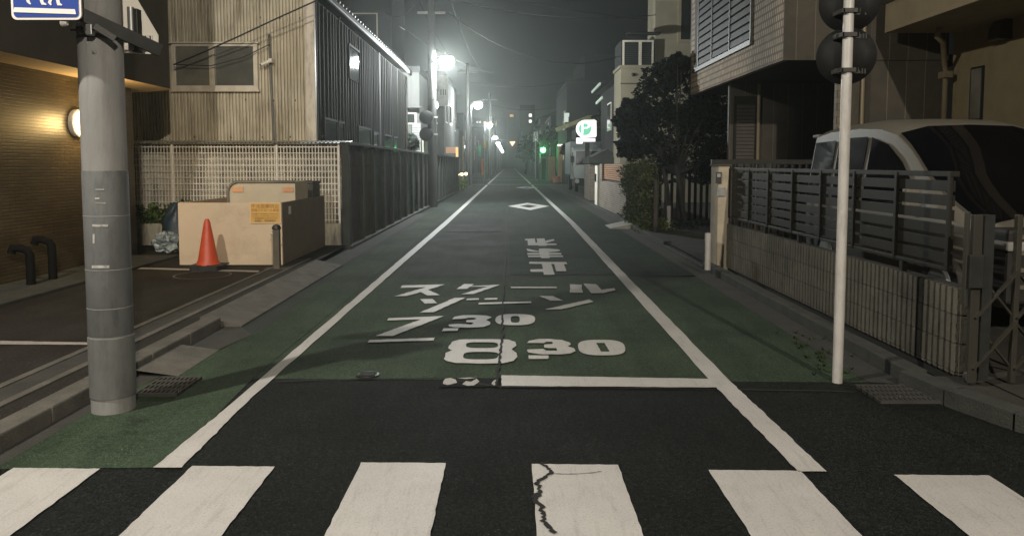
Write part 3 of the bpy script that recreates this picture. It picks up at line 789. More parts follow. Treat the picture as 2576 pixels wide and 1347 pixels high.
t2 = empty("security_camera", (q.x,14.85,q.z), "small white bullet camera on the corrugated wall right of the window", "security camera")
MB().tube([q+Vector((.07,.0,.035)), q+Vector((-.10,-.06,-.055))], [.036,.03], 12).build("camera_body", WHITEM, t2, smooth='auto')
MB().box(q.x+.03,q.x+.09,q.y-.02,q.y+.12,q.z+.0,q.z+.07).build("mount", WHITEM, t2)
MB().tube([q+Vector((-.1,-.06,-.055)), q+Vector((-.112,-.066,-.062))], .024, 12).build("lens", BLACKP, t2)

def cable(pts, r, label, sag=0, name="cable"):
    a, b = Vector(pts[0]), Vector(pts[-1])
    if len(pts) == 2:
        ps = [a.lerp(b, i/14) - Vector((0,0,sag*4*(i/14)*(1-i/14))) for i in range(15)]
    else: ps = pts
    return one(name, MB().tube(ps, r, 6), BLACKP, label, "cable", smooth=True)
cable([P(437,163,14.6), P(520,128,14.5), P(600,92,14.4), P(700,45,14.3), P(800,0,14.2), P(900,-50,14.1)], .014, "black cable slanting up across the window and corrugated gable wall")
cable([P(437,162,14.75), P(530,166,14.75), P(610,145,14.8), P(678,112,14.85)], .009, "thin black wire sagging across the top of the shed window")

# ------------------------------------------------------------------ mesh fence, low wall, plants
YF = 14.1
xr = -3.12; xl = -9.2
one("low_block_wall", MB().box(xl,xr,YF,YF+.15,0,.46), CONC_W, "low stained concrete block wall below the white mesh fence", "wall")
one("yard_wall", MB().box(-10,-3.16,14.62,14.72,0,1.93), CONC_W, "tall stained concrete wall behind the white mesh fence", "wall")
t = empty("mesh_fence", (-6,YF+.07,.46), "white welded wire mesh fence standing in front of the stained wall", "fence")
yf = YF+.07
for x in (-8.1,-6.2,-4.28,-3.14):
    MB().tube([(x,yf-.03,.46 if x < -3.5 else .3),(x,yf-.03,1.93)], .022, 10).build("post", WHITEM, t, smooth='auto')
m = MB()
x = xl
while x < xr:
    m.box(x-.006,x+.006,yf-.004,yf+.004,.5,1.90); x += .058
for k in range(13): 
    z = .52+k*.112; hh = .009 if k % 3 else .013
    m.box(xl,xr,yf-.014,yf-.006,z-hh*.6,z+hh*.6)
m.build("wire_panel", WHITEM, t)
c = corr(xl,-3.0,0,.01,0,0,.07,.012)
m = MB()
for i in range(0,len(c.v)-2,2):
    pass
n = 700
vs = []
for i in range(n+1):
    x = xl+(xr+.14-xl)*i/n; z = 1.965+.014*math.cos(2*math.pi*x/.075)
    vs += [(x,yf-.16,z-.03),(x,yf+.45,z+.02)]
m.add(vs, [(2*i,2*i+2,2*i+3,2*i+1) for i in range(n)])
m.build("corrugated_cap", POLYC, t, smooth=True)
MB().box(xl,xr+.1,yf-.02,yf+.02,1.925,1.945).build("top_rail", WHITEM, t)
def leaves(mb, c, rad, n, size, flat=1.0, shell=.35):
    c = Vector(c)
    for _ in range(n):
        while True:
            d = Vector((random.uniform(-1,1),random.uniform(-1,1),random.uniform(-1,1)))
            if shell < d.length < 1: break
        p = c + Vector((d.x*rad[0], d.y*rad[1], d.z*rad[2]))
        a = Vector((random.gauss(0,1),random.gauss(0,1),random.gauss(0,.6))).normalized()
        b = a.cross(Vector((random.gauss(0,1),random.gauss(0,1),random.gauss(0,1)))).normalized()
        s = size*random.uniform(.5,1.3)
        mb.add([p-a*s, p+b*s*.55, p+a*s, p-b*s*.55], [(0,1,2,3)])
t = empty("leafy_plant", (-6.3,YF+.08,.46), "low leafy green plants growing along the top of the low block wall", "plant")
m = MB(); st = MB()
x = -8.6
while x < -4.9:
    h = random.uniform(.2,.42)*(1.0 if x < -5.6 else .6)
    leaves(m, (x,YF-.02,.48+h*.5), (.16,.14,h*.6), 70, .05, shell=0)
    st.tube([(x,YF+.05,.45),(x+random.uniform(-.05,.05),YF,.45+h)], [.008,.004], 5); x += .12
m.build("foliage", LEAF, t); st.build("stem", BARK, t)

# ------------------------------------------------------------------ refuse enclosure and things round it
ZG = ZL
bx0, bx1, by0, by1, bz = -4.83, -3.32, 11.15, 13.75, .99
t = empty("refuse_enclosure", ((bx0+bx1)/2,(by0+by1)/2,ZG), "cream refuse enclosure of plain panels standing behind the orange cone", "enclosure")
MB().box(bx0,bx1,by0,by0+.04,ZG+.01,bz).build("front_panel", CREAM, t, bevel=.006)
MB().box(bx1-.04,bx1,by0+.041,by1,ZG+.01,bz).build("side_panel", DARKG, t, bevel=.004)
MB().box(bx0,bx0+.04,by0+.041,by1,ZG+.01,bz).build("side_panel", CREAM, t)
MB().box(bx0+.041,bx1-.041,by1-.04,by1,ZG+.01,bz).build("rear_panel", CREAM, t)
q = P(742,532,by0); 
MB().box(bx1+.001,bx1+.004,by0+.35,by0+.47,.80,.92).build("paper_label", SWHITE, t)
sg0, sg1 = P(629,562,by0), P(707,506,by0)
t = empty("notice_sign", ((sg0.x+sg1.x)/2,by0-.01,sg0.z), "yellow notice board about illegal dumping, fixed on the cream enclosure", "notice")
MB().poly(rrect(sg0.x,sg1.x,sg0.z,sg1.z-.012,.015), to=yz(by0-.014), thick=.013, dirv=(0,1,0)).build("plate", YELB, t)
wS, hS = sg1.x-sg0.x, sg1.z-.012-sg0.z
MB().poly(rrect(sg0.x+.02,sg1.x-.02,sg0.z+.02,sg1.z-.032,.01), to=yz(by0-.0165), dirv=(0,-1,0)).build("yellow_field", YEL, t)
cxs = (sg0.x+sg1.x)/2
m = MB()
for body, size, fz, sxx in (("不法投棄防止",.062,.80,1.1),("夜間パトロール実施",.043,.62,1.05)):
    q = text_mb(body, size, face_my(cxs,by0-.019,sg0.z+hS*fz,sxx)); m.add(q.v,q.f)
m.build("lettering", INKR, t)
m = MB()
for body, size, fz, sxx in (("不法投棄をした者は法律により罰せられます",.0195,.45,1),("ごみは決められた日時と場所に出しましょう",.0195,.345,1),("一般廃棄物処理及び清掃に関する法律",.0195,.245,1.05),("板橋区・清掃事務所",.034,.125,1.0)):
    q = text_mb(body, size, face_my(cxs,by0-.019,sg0.z+hS*fz,sxx)); m.add(q.v,q.f)
m.build("small_lettering", INKD, t)
# bins inside
t = empty("refuse_bin", (-4.0,12.2,ZG), "rounded cream refuse bin standing inside the cream enclosure", "bin")
a, b = P(575,520,12.0), P(742,457,12.0)
pts = [(b.x,ZG+.05),(b.x,b.z),(a.x+.17,b.z)]
for i in range(9):
    an = math.radians(90+90*i/8); pts.append((a.x+.17+.17*math.cos(an), b.z-.17+.17*math.sin(an)))
pts.append((a.x,ZG+.05))
MB().poly(pts, to=yz(12.0), thick=.75, dirv=(0,1,0)).build("bin_body", CREAM2, t)
rim = MB(); pr = [(p[0],11.99,p[1]) for p in pts[1:]]
rim.tube(pr, .022, 8).build("rim", mat("grey_rim", (.16,.145,.11), .5), t, smooth=True)
m = MB()
for xx in (599,741-15):
    q0, q1 = P(xx-16,483,11.985), P(xx+12,470,11.985); m.box(q0.x,q1.x,11.985,11.995,q0.z,q1.z)
m.build("sticker", mat("orange_sticker", (.62,.34,.18), .5), t)
for (xa,xb,yt,lb) in ((744,767,455,"left of two dark plastic bins beside the cream bin in the enclosure"),(769,788,456,"right of two dark plastic bins inside the cream enclosure")):
    a, b = P(xa,505,13.12), P(xb,yt,13.12)
    tb = empty("plastic_bin", ((a.x+b.x)/2,13.2,ZG), lb, "bin", "dark bins in the enclosure")
    MB().box(a.x,b.x-.005,13.12,13.6,ZG,b.z-.05).build("bin_body", DGREY, tb, bevel=.01)
    MB().box(a.x-.006,b.x-.002,13.10,13.62,b.z-.048,b.z).build("lid", DGREY, tb, bevel=.01)
# cone
cb = G(541, 672, ZG); cx0, cy0 = -4.24, 10.72
t = empty("traffic_cone", (cx0,cy0,ZG), "orange traffic cone on a black base in front of the cream enclosure", "traffic cone")
MB().lathe([(.165,.075),(.155,.10),(.135,.14),(.045,.66),(.033,.70),(.024,.715)], (cx0,cy0,ZG), 32).build("cone_body", ORANGE, t, smooth='auto')
MB().poly(rrect(cx0-.2,cx0+.2,cy0-.2,cy0+.2,.05), to=lambda p: Vector((p[0],p[1],ZG)), thick=.07, dirv=(0,0,1)).build("base", BLACKP, t, bevel=.01)
MB().poly(rrect(cx0-.2,cx0+.25,cy0-.16,cy0+.16,.03), to=lambda p: Vector((p[0],p[1],ZG+.0705)), thick=.012, dirv=(0,0,1)).build("weight_ring", BLACKP, t)
# small bollard
q = G(697, 668, ZG)
bxx, byy = P(696,600,10.85).x, 10.85
t = empty("short_bollard", (bxx,byy,ZG), "short dark steel bollard in front of the enclosure's right corner", "bollard")
MB().box(bxx-.045,bxx+.045,byy-.045,byy+.045,ZG,ZG+.56).build("post", mat("brown_grey_post", (.10,.088,.062), .5), t, bevel=.008)
MB().lathe([(.062,0),(.062,.03),(.045,.06),(.01,.07)], (bxx,byy,ZG+.56), 16).build("cap", DARKM, t, smooth='auto')
MB().tube([(bxx-.045,byy-.01,ZG+.5),(bxx-.075,byy-.01,ZG+.5)], .014, 8).build("lock_knob", STEEL, t)
sheet("footing", rect(bxx-.16,bxx+.16,byy-.14,byy+.1), ZL+.006, CONC)
# bag and sheet
def lump(c, rad, seed, nz=.35):
    random.seed(seed); m = MB(); n = 18; c = Vector(c)
    base = len(m.v); vs = []
    for i in range(n+1):
        th = math.pi*i/n
        for k in range(24):
            ph = 2*math.pi*k/24
            r = 1+nz*random.uniform(-.5,.5)+.12*math.sin(5*ph+3*th)
            p = Vector((rad[0]*math.sin(th)*math.cos(ph)*r, rad[1]*math.sin(th)*math.sin(ph)*r, rad[2]*math.cos(th)*r))
            q = c+p; q.z = max(q.z, c.z-rad[2]*.75); vs.append(q)
    fs = [(i*24+k, (i+1)*24+k, (i+1)*24+(k+1)%24, i*24+(k+1)%24) for i in range(n) for k in range(24)]
    m.add(vs, fs); return m
bgx = P(421,615,12.9).x
one("rubbish_bag", lump((bgx,12.9,ZG+.14),(.23,.2,.18),3), BAG, "crumpled white and blue rubbish bag by the enclosure's left side", "rubbish bag")
tx = P(436,580,13.2).x
one("folded_sheet", lump((tx+.06,13.25,ZG+.33),(.25,.2,.44),5,.12), TARP, "dark blue bunched sheet behind the rubbish bag beside the enclosure", "tarpaulin", smooth=True)
random.seed(11)

# ------------------------------------------------------------------ concrete panel wall on the left
t = empty("panel_wall", (-3.02,29,0), "long dark concrete panel wall with posts running along the left kerb", "wall")
yb = [14.15]
while yb[-1] < 43.5: yb.append(yb[-1]+1.32)
for y in yb:
    MB().box(-3.08,-2.94,y-.08,y+.08,0,1.9).build("post", CONC_D, t, bevel=.008)
for i in range(len(yb)-1):
    m = MB()
    for k in range(5): m.box(-3.06,-3.02+random.uniform(-.006,.006),yb[i]+.082,yb[i+1]-.082,.06+k*.365,.06+k*.365+.358)
    m.build("panel", mat("panel_concrete", tuple(random.uniform(.06,.12)*q for q in (1,1.03,.9)), .85, var=.3, vs=3, bp=.4, bs=60, dirt=(.03,.034,.028), ds=2.0, dst=(1,1,.5)) if i < 12 else CONC_D, t)
MB().box(-3.10,-2.91,yb[0]-.1,yb[-1]+.1,1.9,1.955).build("coping", CONC_D, t, bevel=.006)
MB().box(-3.1,-2.88,14.0,44,0,.055).build("footing", CONC_D, t)

# pole with the brightest lamp, its two round signs
t = empty("roadside_pole", (-2.80,27.9,0), "tall weathered concrete pole with lamp standing against the panel wall", "utility pole")
MB().lathe([(.175,0),(.16,3),(.135,8.5)], (-2.80,27.9,0), 24).build("shaft", POLE_F, t, smooth='auto')
MB().box(-3.5,-2.1,27.84,27.92,7.6,7.7).box(-3.3,-2.3,27.84,27.92,6.9,6.98).build("crossarm", STEEL, t)
for yy, lb in ((295,"upper of two round traffic mirrors on the lamp pole by the panel wall"),(338,"lower of two round traffic mirrors on the lamp pole by the panel wall")):
    q = P(1072,yy,27.7)
    tm = empty("traffic_mirror", (q.x,27.7,q.z), lb, "traffic mirror")
    MB().lathe([(.22,.02),(.245,.0),(.245,-.04),(.22,-.06),(.05,-.10)], q, 28, 'y').build("dish", SIGNBK, tm, smooth='auto')
    MB().tube([q+Vector((.1,.05,0)),q+Vector((.42,.1,0))], .02, 8).build("bracket", STEEL, tm)

# ------------------------------------------------------------------ right: thin pole with two round mirrors
RX, RY = 2.33, 5.36
t = empty("mirror_pole", (RX,RY,0), "thin white steel pole standing by the right kerb, carrying two mirrors", "pole")
MB().tube([(RX,RY,0),(RX,RY,4.2)], .0345, 24).build("shaft", WPOLE, t, smooth='auto')
for (xc,yc,rr,lb,zz) in ((2128,141,.198,"lower round traffic mirror seen from behind on the thin white pole",0),(2136,8,.2,"upper round traffic mirror seen from behind, cut by the top edge",1)):
    q = P(xc,yc,RY+.12)
    tm = empty("traffic_mirror", q, lb, "traffic mirror")
    R = Matrix.Rotation(math.radians(-28), 4, 'Z')
    def turn(mb): mb.v = [tuple(q + (R @ (Vector(p)-q))) for p in mb.v]; return mb
    turn(MB().lathe([(.02,-.055),(.10,-.05),(.16,-.03),(rr-.008,-.005),(rr,.0),(rr,.03),(rr-.02,.035)], q, 40, 'y')).build("dish", SIGNBK, tm, smooth='auto')
    turn(MB().lathe([(rr-.02,.036),(.02,.045)], q, 40, 'y')).build("mirror_face", GLASS, tm)
    for dz in ((-.115,.125) if not zz else (-.08,.1)):
        br = MB()
        br.box(RX-.055,RX+.055,RY-.045,RY-.036,q.z+dz-.014,q.z+dz+.014)
        br.box(RX-.06,RX-.045,RY-.045,RY+.12,q.z+dz-.014,q.z+dz+.014).box(RX+.045,RX+.06,RY-.045,RY+.12,q.z+dz-.014,q.z+dz+.014)
        br.box(q.x-.11,q.x+.11,RY+.045,RY+.06,q.z+dz-.014,q.z+dz+.014)
        for bxq in (-.1,-.08,.08,.1): br.box(q.x+bxq-.006,q.x+bxq+.006,RY+.035,RY+.046,q.z+dz-.018,q.z+dz+.018)
        br.build("bracket", IRON, tm)

# ------------------------------------------------------------------ right: block wall, slat fence, gate, pillar
WX = 3.10
t = empty("block_wall", (WX+.08,8,0), "ribbed grey concrete block wall beneath the brown slat fence", "wall")
zt = lambda y: .70+(y-5.24)*.012
m = MB(); rows = (-.09,.11,.31,.51)
y = 5.24
i = 0
while y < 10.9:
    g = .0 if i % 5 else .006
    for k, z in enumerate(rows):
        m.box(WX-.012+random.uniform(0,.003),WX+.03,y+g,y+.049,max(.09,z+.003),min(z+.196,zt(y)-.006))
    y += .0755; i += 1
m.build("ribbed_face", BLOCK, t)
MB().box(WX+.028,WX+.15,5.24,10.9,0,.69).build("core", BLOCKB, t)
m = MB()
for k, z in enumerate(rows): m.box(WX+.012,WX+.148,5.226,5.239,max(.09,z+.004),z+.192)
m.build("end_face", BLOCK, t)
t = empty("slat_fence", (WX+.06,8.1,.72), "brown aluminium fence of horizontal slats standing on the block wall", "fence")
fx = WX+.05
f0, f1 = 5.45, 10.85
MB().box(fx-.028,fx+.028,f0-.03,f1,1.46,1.50).build("top_rail", BROWN, t, bevel=.004)
MB().box(fx-.028,fx+.028,f0-.03,f1,.785,.815).build("bottom_rail", BROWN, t, bevel=.004)
for xx in (1838,1888,1937,1998,2070,2155,2262,2398):
    yy = fx*F/(xx-CX)
    MB().box(fx-.034,fx-.012,yy-.02,yy+.02,.79,1.49).build("post", BROWN, t, bevel=.003)
for k in range(6):
    z = .835+k*.104
    MB().box(fx-.010,fx+.006,f0-.02,f1-.01,z,z+.078).build("slat", BROWN, t, bevel=.002)
for yy in (6.1,7.2,8.3,9.4,10.5): MB().box(fx-.02,fx+.02,yy-.025,yy+.025,.68,.786).build("foot", BROWN, t)
t = empty("gate_pillar", (3.16,11.1,0), "cream plastered gate pillar with intercom at the far end of the slat fence", "gate pillar")
MB().box(2.97,3.13,10.93,11.33,0,1.52).build("pillar_body", PILL, t, bevel=.01)
MB().box(2.955,3.145,10.915,11.345,1.52,1.55).build("cap", CONC, t)
q = P(1806,447,10.93)
ic = MB().box(q.x-.035,q.x+.045,10.905,10.93,q.z-.08,q.z+.08).build("intercom", DGREY, t)
MB().box(q.x-.02,q.x+.03,10.90,10.9045,q.z+.01,q.z+.06).build("screen", STEEL, ic)
q = P(1812,482,10.93); MB().box(q.x-.05,q.x+.06,10.90,10.93,q.z-.06,q.z+.06).build("letter_plate", STEEL, t)
for (x,y,lb) in ((1780,678,"white marker bollard standing left of the cream gate pillar"),(1682,574,"smaller looking white bollard at the dark garden's edge beyond the driveway")):
    bX, bY = G(x,y,.08)
    h = .52
    tb = empty("marker_bollard", (bX,bY,.08), lb, "bollard")
    MB().lathe([(.042,0),(.042,h-.12)], (bX,bY,.08), 18).build("post", WPOLE, tb, smooth='auto')
    MB().lathe([(.046,h-.118),(.046,h-.01),(.02,h)], (bX,bY,.08), 18).build("cap", WPOLE, tb, smooth='auto')
# folding gate
gx0 = 3.34
t = empty("folding_gate", (gx0+.5,5.05,0), "folding lattice gate of pale aluminium bars at the right edge", "gate")
gy = 5.02
GM = mat("gate_aluminium", (.045,.043,.034), .4, .3, var=.1)  # aluminium toned down in colour for the unlit right edge
ga = lambda x: P(x,700,gy).x
x0, x1, x2 = ga(2452), ga(2556), ga(2660)
for x, wd in ((x0,.06),(x1,.035),(x2,.035)):
    MB().box(x-wd/2,x+wd/2,gy-.02,gy+.02,.10,1.22).build("upright", GM, t, bevel=.004)
MB().box(x0-.075,x0-.055,gy-.02,gy+.02,.62,1.24).build("upright", GM, t, bevel=.004)
for xa, xb in ((x0,x1),(x1,x2)):
    for z0, z1 in ((.18,.52),(.52,.86)):
        m = MB().bar((xa,gy-.025,z0+.02),(xb,gy-.025,z1+.0),.012,.03,(0,1,0)); m.bar((xa,gy+.012,z1),(xb,gy+.012,z0+.02),.012,.03,(0,1,0))
        m.build("lattice", GM, t)
MB().box(x0-.065,x0+.03,gy-.05,gy-.022,.74,.96).build("lock_case", DARKM, t, bevel=.005)
MB().box(x0+.035,x0+.10,gy-.03,gy+.05,.12,1.22).build("gate_post", DARKM, t)
MB().lathe([(.045,-.015),(.05,0),(.045,.015)], (x0,gy,.14), 18, 'y').build("caster", BLACKP, t, smooth='auto')

# ------------------------------------------------------------------ van
vx0, vx1 = 4.0, 5.72; vxc = (vx0+vx1)/2; hw = (vx1-vx0)/2
t = empty("parked_van", (vxc,8.4,.09), "white van parked nose out behind the brown slat fence", "van")
def ring_at(y, ztop, wt, zb, wb, zlow=.33):
    pts = [(0,ztop+.025),(wt*.55,ztop+.015),(wt*.85,ztop-.02),(wt,ztop-.09),((wt+wb)/2+.01,(ztop-.09+zb)/2),(wb,zb),(wb+.008,(zb+zlow)/2+.1),(wb-.01,zlow+.05),(wb-.08,zlow),(0,zlow)]
    full = [(-a,b) for a,b in reversed(pts[1:-1])]
    return [(vxc+a,y,b) for a,b in pts] + [(vxc+a,y,b) for a,b in full]
st = [(10.42,1.62,.70,1.05,.80,.45),(10.38,1.90,.74,1.05,.84,.35),(10.28,1.99,.76,1.08,.86,.33),(9.8,2.04,.77,1.1,.86,.33),(9.0,2.05,.77,1.1,.86,.33),(8.5,2.02,.76,1.1,.86,.33),(8.2,1.95,.745,1.1,.86,.33),
      (7.9,1.78,.74,1.1,.86,.33),(7.55,1.52,.76,1.1,.855,.33),(7.2,1.34,.79,1.08,.85,.33),(6.9,1.20,.79,1.02,.845,.33),(6.6,1.07,.76,.95,.82,.33),(6.40,.94,.70,.82,.77,.34),(6.30,.72,.62,.6,.70,.38)]
m = MB(); rs = [ring_at(*s) for s in st]; n = len(rs[0])
for r in rs: m.v += r
for i in range(len(rs)-1):
    for k in range(n):
        q = (k+1) % n; m.f.append((i*n+k, (i+1)*n+k, (i+1)*n+q, i*n+q)); m.m.append(0)
m.f.append(tuple(range(n))); m.m.append(0); m.f.append(tuple((len(rs)-1)*n+k for k in reversed(range(n)))); m.m.append(0)
vb = m.build("body", VANW, t, smooth='auto')
def sidex(y, z):                                    # body half-width at height z in the glasshouse
    for i in range(len(st)-1):
        if st[i][0] >= y >= st[i+1][0]:
            f_ = (st[i][0]-y)/(st[i][0]-st[i+1][0]); s_ = [a*(1-f_)+b*f_ for a,b in zip(st[i],st[i+1])]
            za, zb_ = s_[1]-.09, s_[3]; k = max(0,min(1,(z-zb_)/max(.01,za-zb_)))
            return s_[4]*(1-k)+s_[2]*k
    return .8
def side_glass(name, pg, sgn, parent=t, off=.022, mm=GLASS_V):
    m = MB(); dens = []
    for i in range(len(pg)):
        a, b = pg[i], pg[(i+1) % len(pg)]
        for j in range(4): dens.append((a[0]+(b[0]-a[0])*j/4, a[1]+(b[1]-a[1])*j/4))
    m.poly(dens, to=lambda p: Vector((vxc+sgn*(sidex(p[0],p[1])+off), p[0], p[1])), dirv=(sgn,0,0)); return m.build(name, mm, parent)
for sgn in (-1,1):
    side_glass("side_window", [(10.28,1.12),(9.62,1.12),(9.58,1.84),(10.22,1.83)], sgn)
    side_glass("side_window", [(9.50,1.12),(8.78,1.12),(8.74,1.86),(9.48,1.86)], sgn)
    side_glass("side_window", [(8.68,1.12),(7.52,1.12),(7.72,1.36),(7.98,1.58),(8.28,1.76),(8.64,1.85)], sgn)
m = MB(); pr = []
for i in range(9):
    f_ = i/8; yv = 8.15+(6.60-8.15)*f_
    for s_i in range(len(st)-1):
        if st[s_i][0] >= yv >= st[s_i+1][0]:
            ff = (st[s_i][0]-yv)/(st[s_i][0]-st[s_i+1][0]); zt_ = st[s_i][1]*(1-ff)+st[s_i+1][1]*ff; wt_ = st[s_i][2]*(1-ff)+st[s_i+1][2]*ff
    pr.append((yv,zt_,wt_))
vs = []
for yv,zt_,wt_ in pr:
    for u,dz in ((-.985,-.055),(-.6,.018),(0,.032),(.6,.018),(.985,-.055)): vs.append((vxc+wt_*u, yv-.012, zt_+dz+.012))
m.add(vs, [(i*5+k, i*5+k+1, (i+1)*5+k+1, (i+1)*5+k) for i in range(8) for k in range(4)])
m.build("windscreen", GLASS_V, t, smooth=True)
for sgn in (-1,1):
    for yy in (7.05,9.6):
        wo = MB().lathe([(.20,-.10),(.31,-.10),(.33,-.06),(.33,.06),(.31,.10),(.20,.10)], (vxc+sgn*.78,yy,.42), 28, 'x').build("wheel", BLACKP, t, smooth='auto')
        MB().lathe([(.02,-.03),(.18,-.02),(.20,.0),(.20,.02)], (vxc+sgn*.885,yy,.42), 20, 'x').build("rim", STEEL, wo, smooth='auto')
    MB().box(vxc+sgn*.55,vxc+sgn*.82,6.19,6.40,.84,.92).build("headlight", glass("headlight_glass", (.35,.35,.33), .08), t, bevel=.02)
    mo = MB().box(vxc+sgn*.90,vxc+sgn*1.06,7.35,7.45,1.13,1.33).build("wing_mirror", VANW, t, bevel=.03)
MB().box(vxc-.80,vxc+.80,6.22,6.50,.40,1.02).build("grille", BLACKP, t, bevel=.03)
for zz in (.52,.66,.80,.93): MB().bar((vxc-.76,6.215,zz+.03),(vxc+.76,6.215,zz-.02),.02,.035).build("grille_bar", VANW, t)
MB().box(vxc-.17,vxc+.17,6.19,6.2,.45,.58).build("number_plate", SWHITE, t)
MB().box(vxc-.7,vxc+.7,10.36,10.60,1.90,1.95).build("rear_spoiler", VANW, t, bevel=.02)
m = MB()
m.box(vx0-.02,vx0-.008,8.85,9.0,.98,1.01).build("door_handle", DARKM, t)

# ------------------------------------------------------------------ right: tiled house with overhanging box, beige house
t = empty("tiled_house", (7,15.5,0), "cream tiled house on the right whose upper storey juts out over the entrance", "house")
YA, YB2, ZS = 12.5, 18.8, 3.22
HX = 4.4
MB().box(HX,HX+.10,YA,YB2,ZS,8).build("tiled_facade", TILE_C, t)
MB().box(HX-.006,7.05,YA-.02,YA-.001,ZS-.004,8).build("siding_wall", SIDING, t)
MB().box(HX+.101,7.6,YA+.101,YB2-.01,ZS+.004,ZS+.1).build("soffit", FASCIA, t)
MB().box(HX,9,YB2-.009,YB2+.1,ZS+.002,8).build("rear_wall", SIDING, t)
MB().box(5.30,7.05,YA+.006,YA+.1,0,ZS).build("lower_wall", SIDING, t)
MB().box(5.285,5.299,YA+.002,YA+.10,0,ZS).box(5.30,5.38,YA-.006,YA+.004,0,ZS-.002).build("corner_tiles", SIDE_Y, t)
MB().box(4.57,7.4,16.1,16.2,0,ZS).build("recess_wall", SIDING, t)
a, b = P(1849,405,16.1), P(1898,262,16.1)
so = MB().box(a.x-.05,b.x+.05,16.04,16.099,b.z,b.z+.16).box(a.x-.05,a.x,16.05,16.099,.1,b.z).box(b.x,b.x+.04,16.05,16.099,.1,b.z).build("shutter_box", BROWN, t)
MB().box(a.x,b.x,16.06,16.098,.1,b.z-.002).build("shutter", SHUT, so)
xq = P(1908,300,16.0).x
MB().tube([(xq,16.0,.1),(xq,16.0,ZS-.02)], .035, 10).build("downpipe", PIPE, t, smooth='auto')
xq = P(2185,200,YA-.05).x
MB().box(xq-.05,xq+.03,YA-.03,YA+.002,1.2,7.9).build("siding_joint", FASCIA, t)
MB().tube([(xq-.09,YA-.05,1.2),(xq-.09,YA-.05,7.9)], .03, 10).build("downpipe", PIPE, t, smooth='auto')
# louvred window on the facade
ly0, ly1, lz0 = 14.15, 18.0, 3.80
lz1 = 5.55
fr = MB()
fr.box(HX-.05,HX+.02,ly0-.06,ly1+.5,lz1,lz1+.07).box(HX-.05,HX+.02,ly0-.06,ly1+.5,lz0-.09,lz0).box(HX-.04,HX+.02,ly0-.05,ly0,lz0,lz1).box(HX-.04,HX+.02,ly1,ly1+.06,lz0,lz1)
lo = fr.build("window_frame", DARKM, t)
MB().box(HX-.012,HX-.002,ly0,ly1,lz0,lz1).build("pane", GLASS, lo)
m = MB(); z = lz0+.03
while z < lz1-.06:
    m.add([(HX-.035,ly0+.01,z),(HX-.035,ly1-.01,z),(HX-.020,ly1-.01,z+.125),(HX-.020,ly0+.01,z+.125)], [(0,3,2,1)]); z += .158
m.build("louvre_blades", LOUV, lo)
for yy in (15.45,16.8): MB().box(HX-.05,HX-.036,yy-.02,yy+.02,lz0,lz1).build("mullion", DARKM, lo)
MB().box(HX-.012,HX-.002,ly1+.06,ly1+.45,lz0,lz1).build("dark_panel", FASCIA, lo)

t = empty("beige_house", (9,8,0), "beige stucco house at the right edge with balcony slab and vent hood", "house")
BX = 7.05
MB().box(BX,12,2.0,12.35,0,8).build("stucco_wall", BEIGE, t)
MB().box(5.83,BX-.001,2.0,12.1,3.58,3.66).build("balcony_slab", BEIGE_L, t)
MB().box(5.83,5.93,2.0,12.1,3.661,4.02).box(5.931,BX-.001,12.0,12.1,3.661,4.02).build("balcony_parapet", BEIGE_L, t)
MB().box(5.80,5.95,2.0,12.13,4.021,4.10).build("balcony_coping", FASCIA, t)
m = MB()
y = 2.5
while y < 12: m.box(5.87,5.90,y,y+.02,4.101,4.9); y += .12
m.box(5.85,5.92,2.0,12.1,4.9,4.95).build("balcony_rail", DARKM, t)
a, b = PX(2444,300,BX), PX(2476,170,BX)
fo = MB().box(BX-.03,BX-.001,b.y-.02,a.y+.03,a.z-.03,b.z+.03).build("window_frame", DARKM, t)
MB().box(BX-.034,BX-.031,b.y+.01,a.y,a.z,b.z).build("pane", GLASS_G, fo)
q = PX(2532,80,BX)
vp = MB()
pr = [(BX-.001,q.z+.20),(BX-.10,q.z+.17),(BX-.17,q.z+.08),(BX-.19,q.z-.12),(BX-.001,q.z-.12)]
vp.poly(pr, to=lambda p: Vector((p[0], q.y-.13, p[1])), thick=.26, dirv=(0,1,0)).build("vent_hood", mat("brown_hood", (.055,.045,.032), .35, .4), t)
a, b = P(2296,84,12.0), P(2366,128,12.0)
xp = P(2378,200,12.2).x
MB().tube([(6.4,11.6,3.57),(6.4,11.65,3.45),(6.55,11.75,3.38),(xp-.05,12.15,3.12),(xp,12.2,3.0),(xp,12.2,.1)], .04, 12).build("downpipe", PIPE, t, smooth=True)
MB().box(xp-.06,xp+.06,12.1,12.3,2.9,3.0).build("pipe_bracket", PIPE, t)
MB().box(xp-.055,xp+.055,12.15,12.25,1.5,1.55).build("pipe_bracket", PIPE, t)

# rear yard fence behind the slat fence (vertical bars)
t = empty("bar_fence", (4.0,12.3,0), "dark fence of vertical bars behind the van beside the house wall", "fence")
m = MB(); x = 3.2
while x < 5.2: m.box(x,x+.035,12.0,12.02,.1,1.55); x += .11
m.build("bars", BROWN, t)
MB().box(3.15,5.25,11.98,12.04,1.55,1.62).build("rail", DARKM, t)

